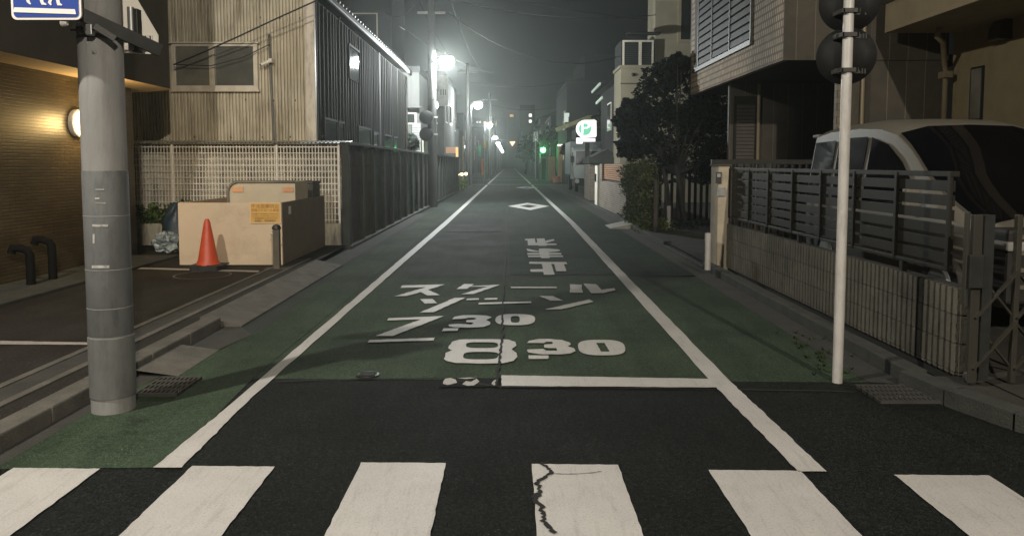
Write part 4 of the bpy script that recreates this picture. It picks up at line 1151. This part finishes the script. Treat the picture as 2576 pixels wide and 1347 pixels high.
# ------------------------------------------------------------------ garden: hedge, dark tree, brick wall
def tree(name, x, y, h, blobs, lm, label, cat="tree", nleaf=260, ls=.12, trunks=1, bark=BARKD, tr=.09, group=None):
    t = empty(name, (x,y,0), label, cat, group)
    tk = MB()
    for k in range(trunks):
        ox, oy = (random.uniform(-.35,.35), random.uniform(-.25,.25)) if trunks > 1 else (0,0)
        p0 = Vector((x+ox,y+oy,0))
        c = Vector(blobs[k % len(blobs)][0])
        tk.tube([p0, p0.lerp(c,.35)+Vector((random.uniform(-.06,.06),0,0)), p0.lerp(c,.75), c], [tr,tr*.8,tr*.5,tr*.2], 8)
    for c, r in blobs:
        c = Vector(c); base = Vector((x,y,h*.4)); tk.tube([base, base.lerp(c,.5)+Vector((0,0,.1)), c], [tr*.5,tr*.35,tr*.1], 6)
    tk.build("trunk", bark, t, smooth=True)
    m = MB()
    for c, r in blobs:
        leaves(m, c, r, int(nleaf*max(1,r[0]*r[2]*1.2)), ls, shell=.3)
        for _ in range(12):
            d = Vector((random.gauss(0,1),random.gauss(0,1),random.gauss(0,1))).normalized()*random.uniform(.85,1.3)
            k_ = random.uniform(.14,.34)
            leaves(m, (c[0]+d.x*r[0], c[1]+d.y*r[1], c[2]+d.z*r[2]), (r[0]*k_*1.3,r[1]*k_,r[2]*k_*.8), int(nleaf*.9*k_*k_)+8, ls*.9, shell=0)
    m.build("crown", lm, t)
    return t
TY = 19.6
bl = []
for px, py, rp in ((1700,175,48),(1660,205,50),(1720,250,75),(1640,270,55),(1600,290,42),(1690,330,85),(1610,350,55),(1780,330,60),(1790,260,50),(1650,400,60),(1740,400,70),(1575,310,25),(1580,370,30),(1740,300,60),(1800,300,40),(1810,380,45),(1790,420,45),(1715,160,22),(1705,150,15),(1662,180,22),(1605,262,22),(1578,262,14),(1566,280,12),(1590,330,30),(1762,240,30)):
    Yb = TY+random.uniform(-.6,.9); c = P(px,py,Yb); r = rp/F*TY
    bl.append((tuple(c), (r,r*.9,r*.8)))
tree("dark_tree", 4.25, TY, 3.2, bl, LEAFD, "large dark tree spreading beside the cream tiled house, over the driveway", nleaf=640, ls=.068, trunks=4, tr=.07)
t = empty("hedge", (3.25,17.9,0), "tall clipped green hedge beside the grey brick wall", "hedge")
m = MB()
for k in range(150):
    z = random.uniform(.08,1.6); yy = random.uniform(16.9,20.6); xx = random.uniform(3.0,3.26)
    if random.random() < .55: xx = 2.98+random.uniform(0,.10)
    if random.random() < .3: yy = 16.9+random.uniform(0,.15)
    leaves(m, (xx,yy,z), (random.uniform(.10,.2),.24,.17), 60, random.uniform(.024,.042), shell=0)
for k in range(40):
    leaves(m, (random.uniform(2.95,3.5),random.uniform(16.8,17.4),random.uniform(.05,.3)), (.22,.2,.15), 30, .035, shell=0)
m.build("foliage", LEAFH, t)
st = MB()
for k in range(9): st.tube([(3.2+random.uniform(-.1,.3),17+k*.4,0),(3.25,17+k*.4,1.5)], [.02,.008], 6)
st.build("stem", BARK, t)
MB_ = MB()
for k in range(60): leaves(MB_, (random.uniform(3.2,6.0),random.uniform(16.9,18.6),.12), (.25,.25,.14), 26, .045, shell=0)
one("ground_cover", MB_, LEAFD, "dark low shrubs covering the garden floor beneath the large tree", "shrub", kind='stuff')
one("garden_post", MB().lathe([(.05,0),(.05,1.2),(.02,1.22)], (P(1650,500,16.6).x,16.6,0), 10), BARK, "slim brown post at the near end of the hedge", "post")
t = empty("picket_fence", (5,20.4,0), "dark upright picket fence half hidden behind the garden trees", "fence")
m = MB(); x = 3.9
while x < 8: m.box(x,x+.08,20.9,20.93,0,1.5); x += .16
m.build("pickets", BROWN, t); MB().box(3.9,8,20.94,20.98,1.3,1.38).build("rail", BROWN, t)
# brick garden wall
t = empty("brick_garden_wall", (3.28,24,0), "grey brick garden wall with brown slats set in its upper half", "wall")
wy0, wy1 = 20.95, 27.2
MB().box(3.19,3.37,wy0,wy1,0,.98).build("brick_base", BRICKW, t)
for y0, y1 in ((wy0,wy0+.75),(wy1-.75,wy1)): MB().box(3.18,3.38,y0,y1,.981,1.56).build("brick_pier", BRICKW, t)
MB().box(3.17,3.39,wy0-.012,wy0-.001,0,1.56).build("brick_end", BRICKX, t)
m = MB()
for k in range(8): m.box(3.25,3.29,wy0+.76,wy1-.76,1.06+k*.063,1.06+k*.063+.042)
m.build("slats", WOOD, t)
MB().box(3.30,3.33,wy0+.76,wy1-.76,1.0,1.56).build("dark_backing", FASCIA, t)
t = empty("white_gate_pillar", (3.36,28.6,0), "narrow pale gate pillar with letter slot beyond the brick wall", "gate pillar")
MB().box(3.22,3.42,28.2,29.0,0,1.5).build("pillar_body", PLASTER, t); MB().box(3.16,3.215,28.5,28.7,.9,1.2).build("letter_slot", DARKM, t)
t = empty("brick_gateway", (3.7,33,0), "dark brick gateway with flat lintel in front of the parked truck", "gateway")
MB().box(3.45,3.8,33.0,35.5,0,1.55).build("brick_pier", BRICKW, t)
MB().box(3.44,4.5,32.96,33.2,0,1.5).build("brick_front", BRICKX, t)
MB().box(3.38,4.6,32.8,35.7,1.58,1.85).build("lintel", CONC_D, t)
m = MB().poly([(3.5,1.85),(4.75,1.85),(4.2,2.2)], to=yz(33.0), thick=2.5, dirv=(0,1,0)); m.build("roof", ROOFM, t)

# ------------------------------------------------------------------ truck and parking sign
ty = 42.5
t = empty("parked_truck", (4.55,45,0), "pale cab truck parked facing the street under the parking sign", "truck")
TW = mat("truck_paint", (.36,.40,.38), .35, var=.05)
MB().poly([(ty,.75),(ty-.02,1.5),(ty+.35,2.35),(ty+.6,2.45),(ty+1.9,2.45),(ty+1.9,.75)], to=lambda p: Vector((3.55,p[0],p[1])), thick=1.9, dirv=(1,0,0)).build("cab", TW, t, bevel=.04)
MB().add([(3.66,ty+.0,1.52),(5.34,ty+.0,1.52),(5.30,ty+.335,2.30),(3.72,ty+.335,2.30)], [(0,1,2,3)]) if False else None
m = MB(); m.add([(3.64,ty-.03,1.52),(5.36,ty-.03,1.52),(5.30,ty+.305,2.28),(3.70,ty+.305,2.28)], [(0,1,2,3)]); m.build("windscreen", GLASS, t)
m = MB(); m.add([(3.545,ty+.35,1.5),(3.545,ty+1.3,1.5),(3.545,ty+1.3,2.2),(3.545,ty+.55,2.2)], [(0,3,2,1)]); m.build("side_window", GLASS, t)
MB().box(3.6,5.4,ty-.10,ty+1.8,.35,.74).build("bumper", BLACKP, t, bevel=.02)
for x in (3.72,5.28): MB().lathe([(.02,-.03),(.11,-.02),(.13,0)], (x,ty-.11,.62), 16, 'y').build("headlight", glass("truck_lamp",(.5,.5,.48),.1), t)
for x in (3.5,5.6): MB().box(x-.12,x+.06,ty+.0,ty+.06,1.65,2.0).build("wing_mirror", DARKM, t)
MB().box(3.5,5.5,ty+2.0,ty+6,.95,2.85).build("cargo_box", mat("cargo_grey",(.22,.26,.26),.5), t)
for x in (3.75,5.3):
    for yy in (ty+.9,ty+4.9): MB().lathe([(.2,-.12),(.38,-.1),(.38,.1),(.2,.12)], (x,yy,.38), 18, 'x').build("wheel", BLACKP, t, smooth='auto')
PYs = 41.5
t = empty("parking_sign", (P(1490,322,PYs).x,PYs,0), "lit white parking sign with a green ring and P on a dark pole", "parking sign")
def spts(l): return [(lambda q: (q.x,q.z))(P(1352.1+.1868*a, 251.6+.1868*b, PYs)) for a,b in l]
arc = [(530+118*(1-math.cos(math.radians(a))) if False else 640-118*math.cos(math.radians(a)), 388-120*math.sin(math.radians(a))) for a in range(-90,91,12)]
outl = [(780,500)] + [(640,508)] + arc + [(640,266),(775,266),(793,280),(795,485)]
seen = []
for c in outl:
    if not seen or abs(c[0]-seen[-1][0])+abs(c[1]-seen[-1][1]) > 3: seen.append(c)
MB().poly(spts(seen), to=yz(PYs), thick=.22, dirv=(0,1,0)).build("light_box", emit("sign_white_light",(1,.98,.95),1.35), t)
rg = [(640+84*math.cos(i*.1745), 388+86*math.sin(i*.1745)) for i in range(36)]
MB().poly(spts(rg), to=yz(PYs-.012), dirv=(0,-1,0)).build("green_disc", emit("sign_green_light",(.20,.70,.44),.85), t)
cq = spts([(648,385)])[0]
text_mb("P", .92, face_my(cq[0]-.03, PYs-.024, cq[1], 1.15), .004).build("letter_p", emit("sign_letter_light",(1,1,1),1.2), t)
pq = spts([(612,560),(780,515)])
MB().box(pq[0][0],pq[1][0],PYs,PYs+.12,pq[0][1],pq[1][1]).build("lower_box", emit("sign_lower_light",(1,.9,.95),1.1), t)
pq = spts([(525,585),(608,510)])
MB().box(pq[0][0],pq[1][0],PYs,PYs+.12,pq[0][1],pq[1][1]).build("space_lamp", emit("space_light",(1,.95,1),2.2), t)
px_ = P(1477,400,PYs+.1).x
MB().box(px_-.12,px_+.12,PYs+.05,PYs+.2,0,P(0,358,PYs).z).build("pole", DARKM, t)

# ------------------------------------------------------------------ buildings further down
def house(name, x0, x1, y0, y1, h, wm, label, cat="house", roof='gable', wins=(), lit=(), group=None, eave=.35, rise=1.3):
    t = empty(name, ((x0+x1)/2,(y0+y1)/2,0), label, cat, group)
    MB().box(x0,x1,y0,y1,0,h).build("wall", wm, t)
    if roof == 'gable':
        xc = (x0+x1)/2
        MB().poly([(x0-eave,h+.002),(x1+eave,h+.002),(xc,h+rise)], to=yz(y0-eave), thick=y1-y0+2*eave, dirv=(0,1,0)).build("roof", ROOFM, t)
    elif roof == 'flat':
        MB().box(x0-.05,x1+.05,y0-.05,y1+.05,h+.002,h+.25).build("roof", ROOFM, t)
    road = x1 if x1 < 0 else x0; sg = 1 if x1 < 0 else -1
    for k, (fc, a, z0, wd, hh) in enumerate(wins):
        mm = LIT_Y if k in lit else GLASS
        if fc == 'r':
            fr = MB().box(road,road+sg*.05,y0+a-.06,y0+a+wd+.06,z0-.06,z0+hh+.06).build("window", ALU, t)
            MB().box(road+sg*.05,road+sg*.056,y0+a,y0+a+wd,z0,z0+hh).build("pane", mm, fr)
        else:
            fr = MB().box(x0+a-.06,x0+a+wd+.06,y0-.05,y0,z0-.06,z0+hh+.06).build("window", ALU, t)
            MB().box(x0+a,x0+a+wd,y0-.056,y0-.05,z0,z0+hh).build("pane", mm, fr)
    return t
# left side
t = house("white_house", -9,-3.62,31,39,5.2, WALL_W, "pale house behind the far end of the panel wall, with a shuttered front", roof='flat',
      wins=(('f',4.3,3.2,.9,.35),('r',1,1.9,.5,.9),('r',3.5,1.9,1.2,.9),('r',6,3.6,1.4,1.0)))
a, b = P(1037,385,30.94), P(1058,310,30.94)
MB().box(a.x,b.x,30.93,30.98,.3,b.z).build("shutter", brick("white_shutter",(.42,.42,.41),(.40,.40,.39),(.2,.2,.2),'xz',9,.1,.01,.5,.8), t)
q = P(1044,272,30.9); MB().poly([(q.x-.35,q.z),(q.x+.35,q.z),(q.x,q.z+.16)], to=yz(30.6), thick=.39, dirv=(0,1,0)).build("door_canopy", WALL_W, t)
house("shop_building", -9,-4.0,47,56,6.9, WALL_W, "pale shop building with a projecting board sign on the left", "building", 'flat',
      wins=(('r',1,4.2,1.5,1.2),('r',4,4.2,1.5,1.2)))
a, b = P(1099,266,45.5), P(1127,191,45.5)
t = empty("projecting_sign", ((a.x+b.x)/2,45.5,a.z), "pale vertical board sign projecting from the shop building on the left", "sign")
MB().box(a.x,b.x,45.5,45.7,a.z,b.z).build("board", mat("board_white",(.5,.48,.44),.5), t)
MB().box(a.x-.2,a.x,45.56,45.64,a.z+.3,a.z+.4).build("bracket", STEEL, t)
MB().box(a.x-.2,a.x,45.56,45.64,b.z-.5,b.z-.4).build("bracket", STEEL, t)
m = MB()
for k in range(3): m.box(a.x+.22+k*.14,a.x+.27+k*.14,45.48,45.495,a.z+.62,a.z+.95)
m.build("lettering", WALL_G, t)
q = P(1127,264,45.6); MB().ball(q, .07, 8).build("tip_lamp", LIT_W, t)
house("tower_block", -20,-6.2,41,46,16, WALL_D, "tall dark block rising behind the long shed's roof", "building", 'flat', wins=(('f',9.5,8,1.6,1.4),('f',11.8,8,1.2,1.4)))
FARL = "dark narrow house in the dim row far down the left side"
FARR = "dark narrow house in the dim row far down the right side"
random.seed(21)
for i, y0 in enumerate((60.5,70,78,98,108,120,138,152,168,186,206)):
    h = random.uniform(5.5,8.5); x1 = -random.uniform(4.6,6.0); dp = (8,7,12,9,10,9,12,14,16,18,22)[i]
    house("row_house", x1-6, x1, y0, y0+dp, h, random.choice((WALL_G,WALL_D,WALL_B,WALL_W)), FARL, "house", random.choice(('gable','flat')),
          wins=(('r',1,2.2+random.random(),1.4,1.1),('r',4,4.8,1.4,1.1),('f',4.3,4.6,.9,1.0)), lit=(2,) if i in (2,5,8) else (), group="houses far down the left side")
for i, y0 in enumerate((78,98,109,121,139,154,170,190,210)):
    h = random.uniform(5.0,8.0); x0 = random.uniform(3.8,4.8); dp = (12,10,11,8,13,14,18,18,20)[i]
    house("row_house", x0, x0+6, y0, y0+dp, h, random.choice((WALL_G,WALL_D,WALL_B)), FARR, "house", random.choice(('gable','flat')),
          wins=(('r',1,2.2+random.random(),1.4,1.1),('r',4,4.8,1.4,1.1),('f',.7,4.6,.9,1.0)), lit=(2,) if i in (1,4) else (), group="houses far down the right side")
# dim blocks closing the view, with lit windows
def block(name, Y, x0p, x1p, ytop, wm, label, lits, dep=14):
    a, b = P(x0p,ytop,Y), P(x1p,ytop,Y)
    t = empty(name, ((a.x+b.x)/2,Y+dep/2,0), label, "building")
    MB().box(a.x,b.x,Y,Y+dep,0,a.z).build("wall", wm, t)
    MB().box(a.x-.1,b.x+.1,Y-.1,Y+dep+.1,a.z+.002,a.z+.5).build("parapet", ROOFM, t)
    for (x,y,wp,hp,mm) in lits:
        q = P(x,y,Y-.05); ww, hh = wp/F*Y/2, hp/F*Y/2
        MB().box(q.x-ww,q.x+ww,Y-.06,Y-.001,q.z-hh,q.z+hh).build("window", mm, t)
    return t
block("apartment_block", 250, 1190, 1275, 300, WALL_D, "dim apartment block closing the street, with a row of lit windows above the far lamps",
      [(1201,307,4,4,LIT_W),(1208,307,4,4,LIT_W),(1220,309,6,7,LIT_Y),(1233,309,7,10,LIT_Y),(1246,310,5,10,LIT_Y)])
block("apartment_block", 240, 1308, 1345, 268, WALL_D, "tall dim block right of the street end, with two lit windows one above the other",
      [(1334,290,7,7,LIT_W),(1334,305,7,7,LIT_W),(1290+22,313,5,6,GLASS),(1313,335,4,8,WALL_W),(1313,350,4,8,WALL_W)])
block("apartment_block", 280, 1265, 1312, 282, WALL_D, "dim block at the very end of the street with one orange lit window",
      [(1287,291,9,6,emit("lit_orange",(1,.6,.25),1.2))])
# right side mid distance
t = house("dark_apartment", 4.6,16,62,76,8.0, WALL_D, "big dark flat roofed apartment building behind the parking sign", "building", 'flat', wins=(('r',2,4.5,2,1.4),('f',5,4.6,2,1.4)))
MB().box(6.1,15.5,63,75,8.26,10.4).build("upper_storey", WALL_D, t)
a, b = P(1419,307,61.9), P(1432,284,61.9)
m = MB().box(a.x,a.x+.35,61.88,61.94,a.z,b.z).box(a.x+.351,b.x,61.88,61.94,b.z-.3,b.z)
m.build("lit_window_edge", emit("window_edge_glow",(.85,.95,.85),.55), t)  # L-shaped lit window edge drawn as a glowing surface
t = house("narrow_house", 4.8,9,33.4,40.6,5.2, WALL_D, "narrow dark house with two pale lit eave strips beyond the tree", roof='gable', rise=1.6, wins=(('r',3,3.2,1.2,1.2),))
m = MB()
for p0, p1 in (((1489,232),(1510,210)),((1500,260),(1515,245))):
    m.bar(PX(*p0,4.72), PX(*p1,4.72), .07, .12)
m.build("eave_strip", emit("lit_edge_glow",(.62,.82,.66),.38), t)  # glow stands in for light catching the eave edges
MB().tube([(4.72,33.9,0),(4.72,33.9,5.1)], .05, 8).build("downpipe", WALL_W, t)
t = house("gabled_house", 4.9,9.2,57,61,4.2, WALL_D, "low house whose yellowish gable shows above the parking sign", roof='gable', rise=.9, eave=.5)
a = PX(1397,328,4.2)
m = MB(); p0, p1, p2 = P(1398,327,56.3), P(1483,294,56.3), P(1515,306,56.3)
m.bar(p0,p1,.1,.28).bar(p1,p2,.1,.28); m.build("barge_board", mat("yellow_board",(.42,.40,.20),.6), t)
# cream apartment behind the tree
t = empty("cream_apartment", (7.5,35,0), "cream apartment building behind the dark tree, with a louvred window box", "building")
Yc = 31.0
xa, xb = P(1562,200,Yc).x, P(1650,200,Yc).x
zb = P(0,172,Yc).z
MB().box(xa,12,Yc,33,0,zb).build("lower_wall", WALL_C, t)
MB().box(xa-.06,xb,Yc-.06,33,zb+.001,zb+.12).build("ledge", WALL_C, t)
MB().box(xb,12,Yc+.3,33,zb+.121,12).build("upper_wall", WALL_C, t)
MB().box(xa-.012,12,Yc-.012,Yc-.001,P(0,212,Yc).z,P(0,212,Yc).z+.05).build("wall_seam", WALL_B, t)
q0, q1 = P(1567,168,Yc), P(1646,100,Yc)
wo = MB().box(q0.x,q0.x+.07,Yc+.1,Yc+.2,q0.z,q1.z).box(q1.x-.07,q1.x,Yc+.1,Yc+.2,q0.z,q1.z).box(q0.x+.07,q1.x-.07,Yc+.1,Yc+.2,q1.z-.07,q1.z).box(q0.x+.07,q1.x-.07,Yc+.1,Yc+.2,q0.z,q0.z+.07)
xm = P(1612,100,Yc).x
wo.box(xm-.06,xm+.06,Yc+.1,Yc+.2,q0.z+.07,q1.z-.07)
wf = wo.build("window_frame", ALU, t)
MB().box(q0.x+.07,q1.x-.07,Yc+.14,Yc+.16,q0.z+.07,q1.z-.07).build("pane", GLASS, wf)
m = MB(); z = q0.z+.1
while z < q1.z-.1: m.box(q0.x+.08,q1.x-.08,Yc+.12,Yc+.135,z,z+.035); z += .085
m.build("louvre", DARKM, wf)
MB().box(q0.x-.05,q1.x-.05,Yc+.21,33,zb+.121,q1.z).build("window_box", WALL_D, t)
MB().add([],[]) if False else None
MB().box(q0.x+.1,xb+.1,Yc-.4,Yc+.1,q1.z+.18,q1.z+.24).build("awning", DARKM, t)
a, b = P(1712,100,Yc+.3), P(1738,-40,Yc+.3)
fo = MB().box(a.x-.12,b.x+.12,Yc+.24,Yc+.299,a.z-.14,b.z).build("window_frame", BEIGE_L, t)
MB().box(a.x,b.x,Yc+.225,Yc+.239,a.z,b.z-.05).build("pane", GLASS, fo)
q = P(1641,302-168,Yc); q = P(1641,98+200,Yc)
MB().lathe([(.06,-.0),(.07,-.05),(.03,-.09)], (P(1592,188,Yc).x,Yc,P(0,188,Yc).z), 12, 'y').build("vent", DARKM, t)
MB().tube([(xa+.25,Yc-.05,.1),(xa+.25,Yc-.05,zb)], .03, 8).build("downpipe", WALL_C, t) if False else None

# dark roadside trees and smaller things on the right
def far_tree(px, py, rp, Y, label, name="roadside_tree"):
    bl = []
    for k in range(6):
        Yb = Y+random.uniform(-1,1); c = P(px+random.uniform(-.7,.7)*rp, py+random.uniform(-.6,.6)*rp, Yb); r = rp*.6/F*Y
        bl.append((tuple(c),(r,r,r*.9)))
    x = P(px,py,Y).x
    tree(name, x, Y, bl[0][0][2], bl, LEAFF, label, nleaf=90, ls=.16, tr=.1)
far_tree(1352,372,32,88, "dark roadside tree behind the green signal on the right")
far_tree(1400,350,34,75, "dark rounded tree between the green signal and the parking sign")
far_tree(1322,385,22,120, "small dark tree far down the right side of the street")
far_tree(1445,385,26,52, "dark bush like tree just left of the parking sign pole")
far_tree(1535,300,32,44, "dark tree between the narrow house and the cream apartment")
far_tree(1015,352,26,29.4, "thin leafy shrub growing over the panel wall by the shed's far end", "wall_shrub")
# brown post wall, shop front, signal
a = P(1409,457,66)
t = empty("wooden_post", (a.x,66,0), "tall reddish brown post wall with a small lit cap on the right", "post")
MB().box(a.x-.15,a.x+.15,66,66.4,0,P(0,367,66).z).build("post_body", WOOD, t)
MB().box(a.x-.2,a.x+.2,65.95,66.4,P(0,367,66).z+.001,P(0,363,66).z).build("lit_cap", LIT_W, t)
q = P(1419,390,66); MB().box(q.x-.08,q.x+.08,65.9,66.0,q.z-.4,q.z+.4).build("lamp", LIT_Y, t)
one("brown_fence", MB().box(P(1379,440,72).x,P(1397,440,72).x,72,72.3,0,P(0,394,72).z), WOOD, "reddish brown board fence between the shopfront frame and the tall post", "fence")
one("orange_planter", MB().lathe([(.25,0),(.35,.5),(.38,.55)], (P(1398,450,64).x,64,0), 14), mat("terracotta",(.4,.16,.10),.7), "reddish planter tub at the foot of the tall brown post", "planter")
t = empty("shop_entrance", (P(1367,430,78).x,78,0), "pale framed shopfront opening under the green signal", "shopfront")
a, b = P(1358,440,77.5), P(1378,394,77.5)
MB().box(a.x,a.x+.2,77.4,77.6,0,b.z).box(b.x-.2,b.x,77.4,77.6,0,b.z).box(a.x+.2,b.x-.2,77.4,77.6,b.z-.2,b.z).build("frame", WALL_W, t)
MB().box(a.x+.2,b.x-.2,77.5,77.55,0,b.z-.2).build("door", GLASS, t)
q = P(1366,377,76)
t = empty("traffic_signal", (q.x,76,0), "glowing green traffic signal on a pole at the right", "traffic light")
MB().tube([(q.x-.3,76.1,0),(q.x-.3,76.1,q.z+.7)], .06, 10).build("pole", STEEL, t)
MB().box(q.x-.3,q.x+.3,76,76.25,q.z-.32,q.z+1.0).build("housing", DARKM, t)
MB().lathe([(.02,-.10),(.18,-.08),(.26,0)], (q.x,75.99,q.z), 18, 'y').build("green_light", emit("signal_green",(.12,1,.25),14), t, smooth=True)
l = bpy.data.lights.new("signal_glow", 'POINT'); l.energy = 260; l.color = (.1,1,.25); l.shadow_soft_size = .1
o = bpy.data.objects.new("signal_glow", l); COL.objects.link(o); o.parent = t; o.location = (0,-.3,q.z)
a = P(1360,432,70); one("pale_marker_post", MB().lathe([(.09,0),(.09,1.6),(.03,1.65)], (P(1357,430,70).x,70,0), 10), WALL_W, "pale slim post standing left of the shopfront frame", "post")
# vertical shop sign on the right, warning triangle
a, b = P(1340,358,84), P(1355,333,84)
t = empty("vertical_sign", ((a.x+b.x)/2,84,a.z), "pale vertical sign with two characters above the roadside trees", "sign")
MB().box(a.x,b.x,84,84.2,a.z,b.z).build("board", WALL_D, t)
m = MB(); cz = (a.z+b.z)/2; cx_ = (a.x+b.x)/2
for body, dz in (("日",.28),("米",-.27)):
    q = text_mb(body, .6, face_my(cx_,83.98,cz+dz), .003); m.add(q.v,q.f)
m.build("lettering", emit("sign_dim_light",(.8,.95,.8),.35), t)
MB().box(cx_-.04,cx_+.04,84.21,84.3,0,b.z).build("pole", STEEL, t)
tq = P(1289,360,118)
t = empty("warning_sign", (tq.x,118,tq.z), "lit inverted triangle sign hanging over the road at the far end", "road sign")
tri = lambda r: [(tq.x-r, tq.z+r*.55), (tq.x+r, tq.z+r*.55), (tq.x, tq.z-r*1.05)]
MB().poly(tri(.62), to=yz(118), thick=.06, dirv=(0,1,0)).build("plate", mat("sign_orange",(.5,.12,.05),.5), t)
MB().poly(tri(.46), to=yz(117.98), dirv=(0,-1,0)).build("lit_face", emit("sign_face_light",(1,.88,.6),1.1), t)
MB().tube([(tq.x-3.4,118.1,tq.z+.5),(tq.x,118.1,tq.z+.5)], .05, 8).tube([(tq.x-3.4,118.1,0),(tq.x-3.4,118.1,tq.z+.6)], .08, 8).build("support_arm", STEEL, t)
# left far details: warm lit strip, plants, banners, poles
a = PX(1151,440,-3.0)
ys = 44.6
t = empty("lit_doorpost", (-3.05,ys,0), "warm lit vertical strip at the far end of the panel wall", "lamp post")
MB().box(-3.12,-2.98,ys,ys+.12,.1,P(0,370,ys).z).build("strip", emit("warm_strip",(1,.62,.25),1.1), t)
MB().box(-3.7,-3.121,ys+.02,ys+.10,P(0,385,ys).z,P(0,370,ys).z).build("panel", emit("warm_panel",(.9,.5,.3),.35), t)
t = empty("lit_shrub", (-3.0,46,0), "low shrub lit by warm garden lights near the end of the panel wall", "shrub")
m = MB(); leaves(m, (-3.0,46,.35), (.5,.8,.4), 400, .08, shell=0); m.build("foliage", LEAF, t)
for k, (xx, yy) in enumerate(((1152,439),(1162,438),(1172,437))):
    q = P(xx,yy,45.6); MB().ball(q, .08, 8).build("garden_light", emit("garden_glow",(1,.72,.3),14), t)
t = empty("thin_post", (-3.0,50,0), "thin orange lit post beside the warm lit shrub", "post")
MB().tube([(P(1165,460,50).x,50,0),(P(1165,460,50).x,50,P(0,342,50).z)], .045, 8).build("shaft", mat("pale_orange_post",(.5,.36,.24),.5), t)
for (xx,y0p,y1p,colr,lb) in ((1206,392,365,(.08,.5,.22),"green banner flag on a pole on the left pavement"),(1219,372,355,(.6,.45,.08),"yellow banner flag on the left pavement"),(1213,440,400,(.6,.2,.06),"orange banner flag low on the left pavement")):
    Yb = 66
    a, b = P(xx-3,y0p,Yb), P(xx+4,y1p,Yb)
    tb = empty("banner_flag", (a.x,Yb,0), lb, "banner")
    MB().tube([(a.x,Yb,0),(a.x,Yb,b.z+.1)], .03, 8).build("pole", WALL_W, tb)
    m = MB(); vs = []
    for i in range(7):
        z = a.z+(b.z-a.z)*i/6; o_ = .05*math.sin(i*1.3)
        vs += [(a.x+.03,Yb+o_,z),(b.x,Yb-o_,z)]
    m.add(vs,[(2*i,2*i+1,2*i+3,2*i+2) for i in range(6)]); m.build("cloth", mat("banner_cloth_"+lb.split()[0], colr, .7), tb)
# utility poles further down and wires
for (xx,Y,lb) in ((1177,57.5,"dark utility pole beside the second lamp on the left"),(1232,82,"dark utility pole beside the third lamp on the left"),(1246,120,"slim dark utility pole far down the left side")):
    x = P(xx,420,Y).x
    tp = empty("far_utility_pole", (x,Y,0), lb, "utility pole", "utility poles along the left side")
    MB().lathe([(.17,0),(.12,9)], (x,Y,0), 14).build("shaft", POLE_F, tp, smooth='auto')
    MB().box(x-.8,x+.8,Y-.05,Y+.05,8.3,8.4).build("crossarm", STEEL, tp)
W = [("high cable crossing level above the street near the top of the view", (-3.3,27.9,8.2), (9,40,8.8), .3),
     ("thin cable crossing the far street at roof height", (-2.6,82,8.0), (5.5,80,7.6), .6),
     ("thin cable from the lamp pole to the dark block behind the shed", (-3.4,27.9,7.2), (-6.5,41,9.5), .3),
     ("upper cable curving from the lamp pole to the cream apartment", (-2.8,27.9,7.6), (xb,31.3,P(0,38,31.3).z), .4),
     ("lower cable sagging from the lamp pole across to the cream apartment", (-2.2,27.9,6.95), (xa,31.1,P(0,140,31).z), .9),
     ("long cable running over the left verge from pole to pole", (-3.4,27.9,7.7), (-3.2,57.5,8.4), .6),
     ("second long cable running over the left verge from pole to pole", (-2.2,27.9,7.7), (-2.0,57.5,8.4), .6),
     ("cable stretched low across the street beyond the lamp", (-2.9,57.5,7.6), (6.0,63,8.5), .5),
     ("cable from the lamp pole running back above the shed roof", (-3.4,27.9,7.7), (-4.2,6,9.5), .5),
     ("straight cable across the street from the shed eave", (-3.8,27,6.3), (-1.2,57.5,8.3), .3)]
for lb, a, b, sg in W: cable([a,b], .016, lb, sg)
# weeds by the right kerb
m = MB()
for k in range(34):
    x = 2.30+random.gauss(.12,.10); y = random.uniform(5.5,7.1); x = min(x+ (y-5.5)*.12, 2.78)
    for j in range(7):
        a = random.uniform(0,6.28); l_ = random.uniform(.02,.06); h = random.uniform(.01,.045)
        d = Vector((math.cos(a),math.sin(a),0)); n_ = Vector((-d.y,d.x,0))*.006
        p = Vector((x,y,.008)); m.add([p-n_, p+n_, p+d*l_+Vector((0,0,h))], [(0,1,2)])
tag(m.build("kerb_weeds", WEED, kind='stuff'), "low green weeds growing along the right kerb by the thin white pole", "weeds")

# ------------------------------------------------------------------ night haze
hz, N, L, b = base_mat("haze_air")
N.remove(b)
pv = N.new("ShaderNodeVolumePrincipled")
pv.inputs["Color"].default_value = (.88,.95,.93,1)
pv.inputs["Density"].default_value = HAZE_D
pv.inputs["Anisotropy"].default_value = HAZE_G
L.new(pv.outputs[0], N["Material Output"].inputs["Volume"])
tag(MB().box(-88,88,-28,330,-1.05,24).build("haze", hz), "thin night haze over the whole street", "haze", kind='stuff')
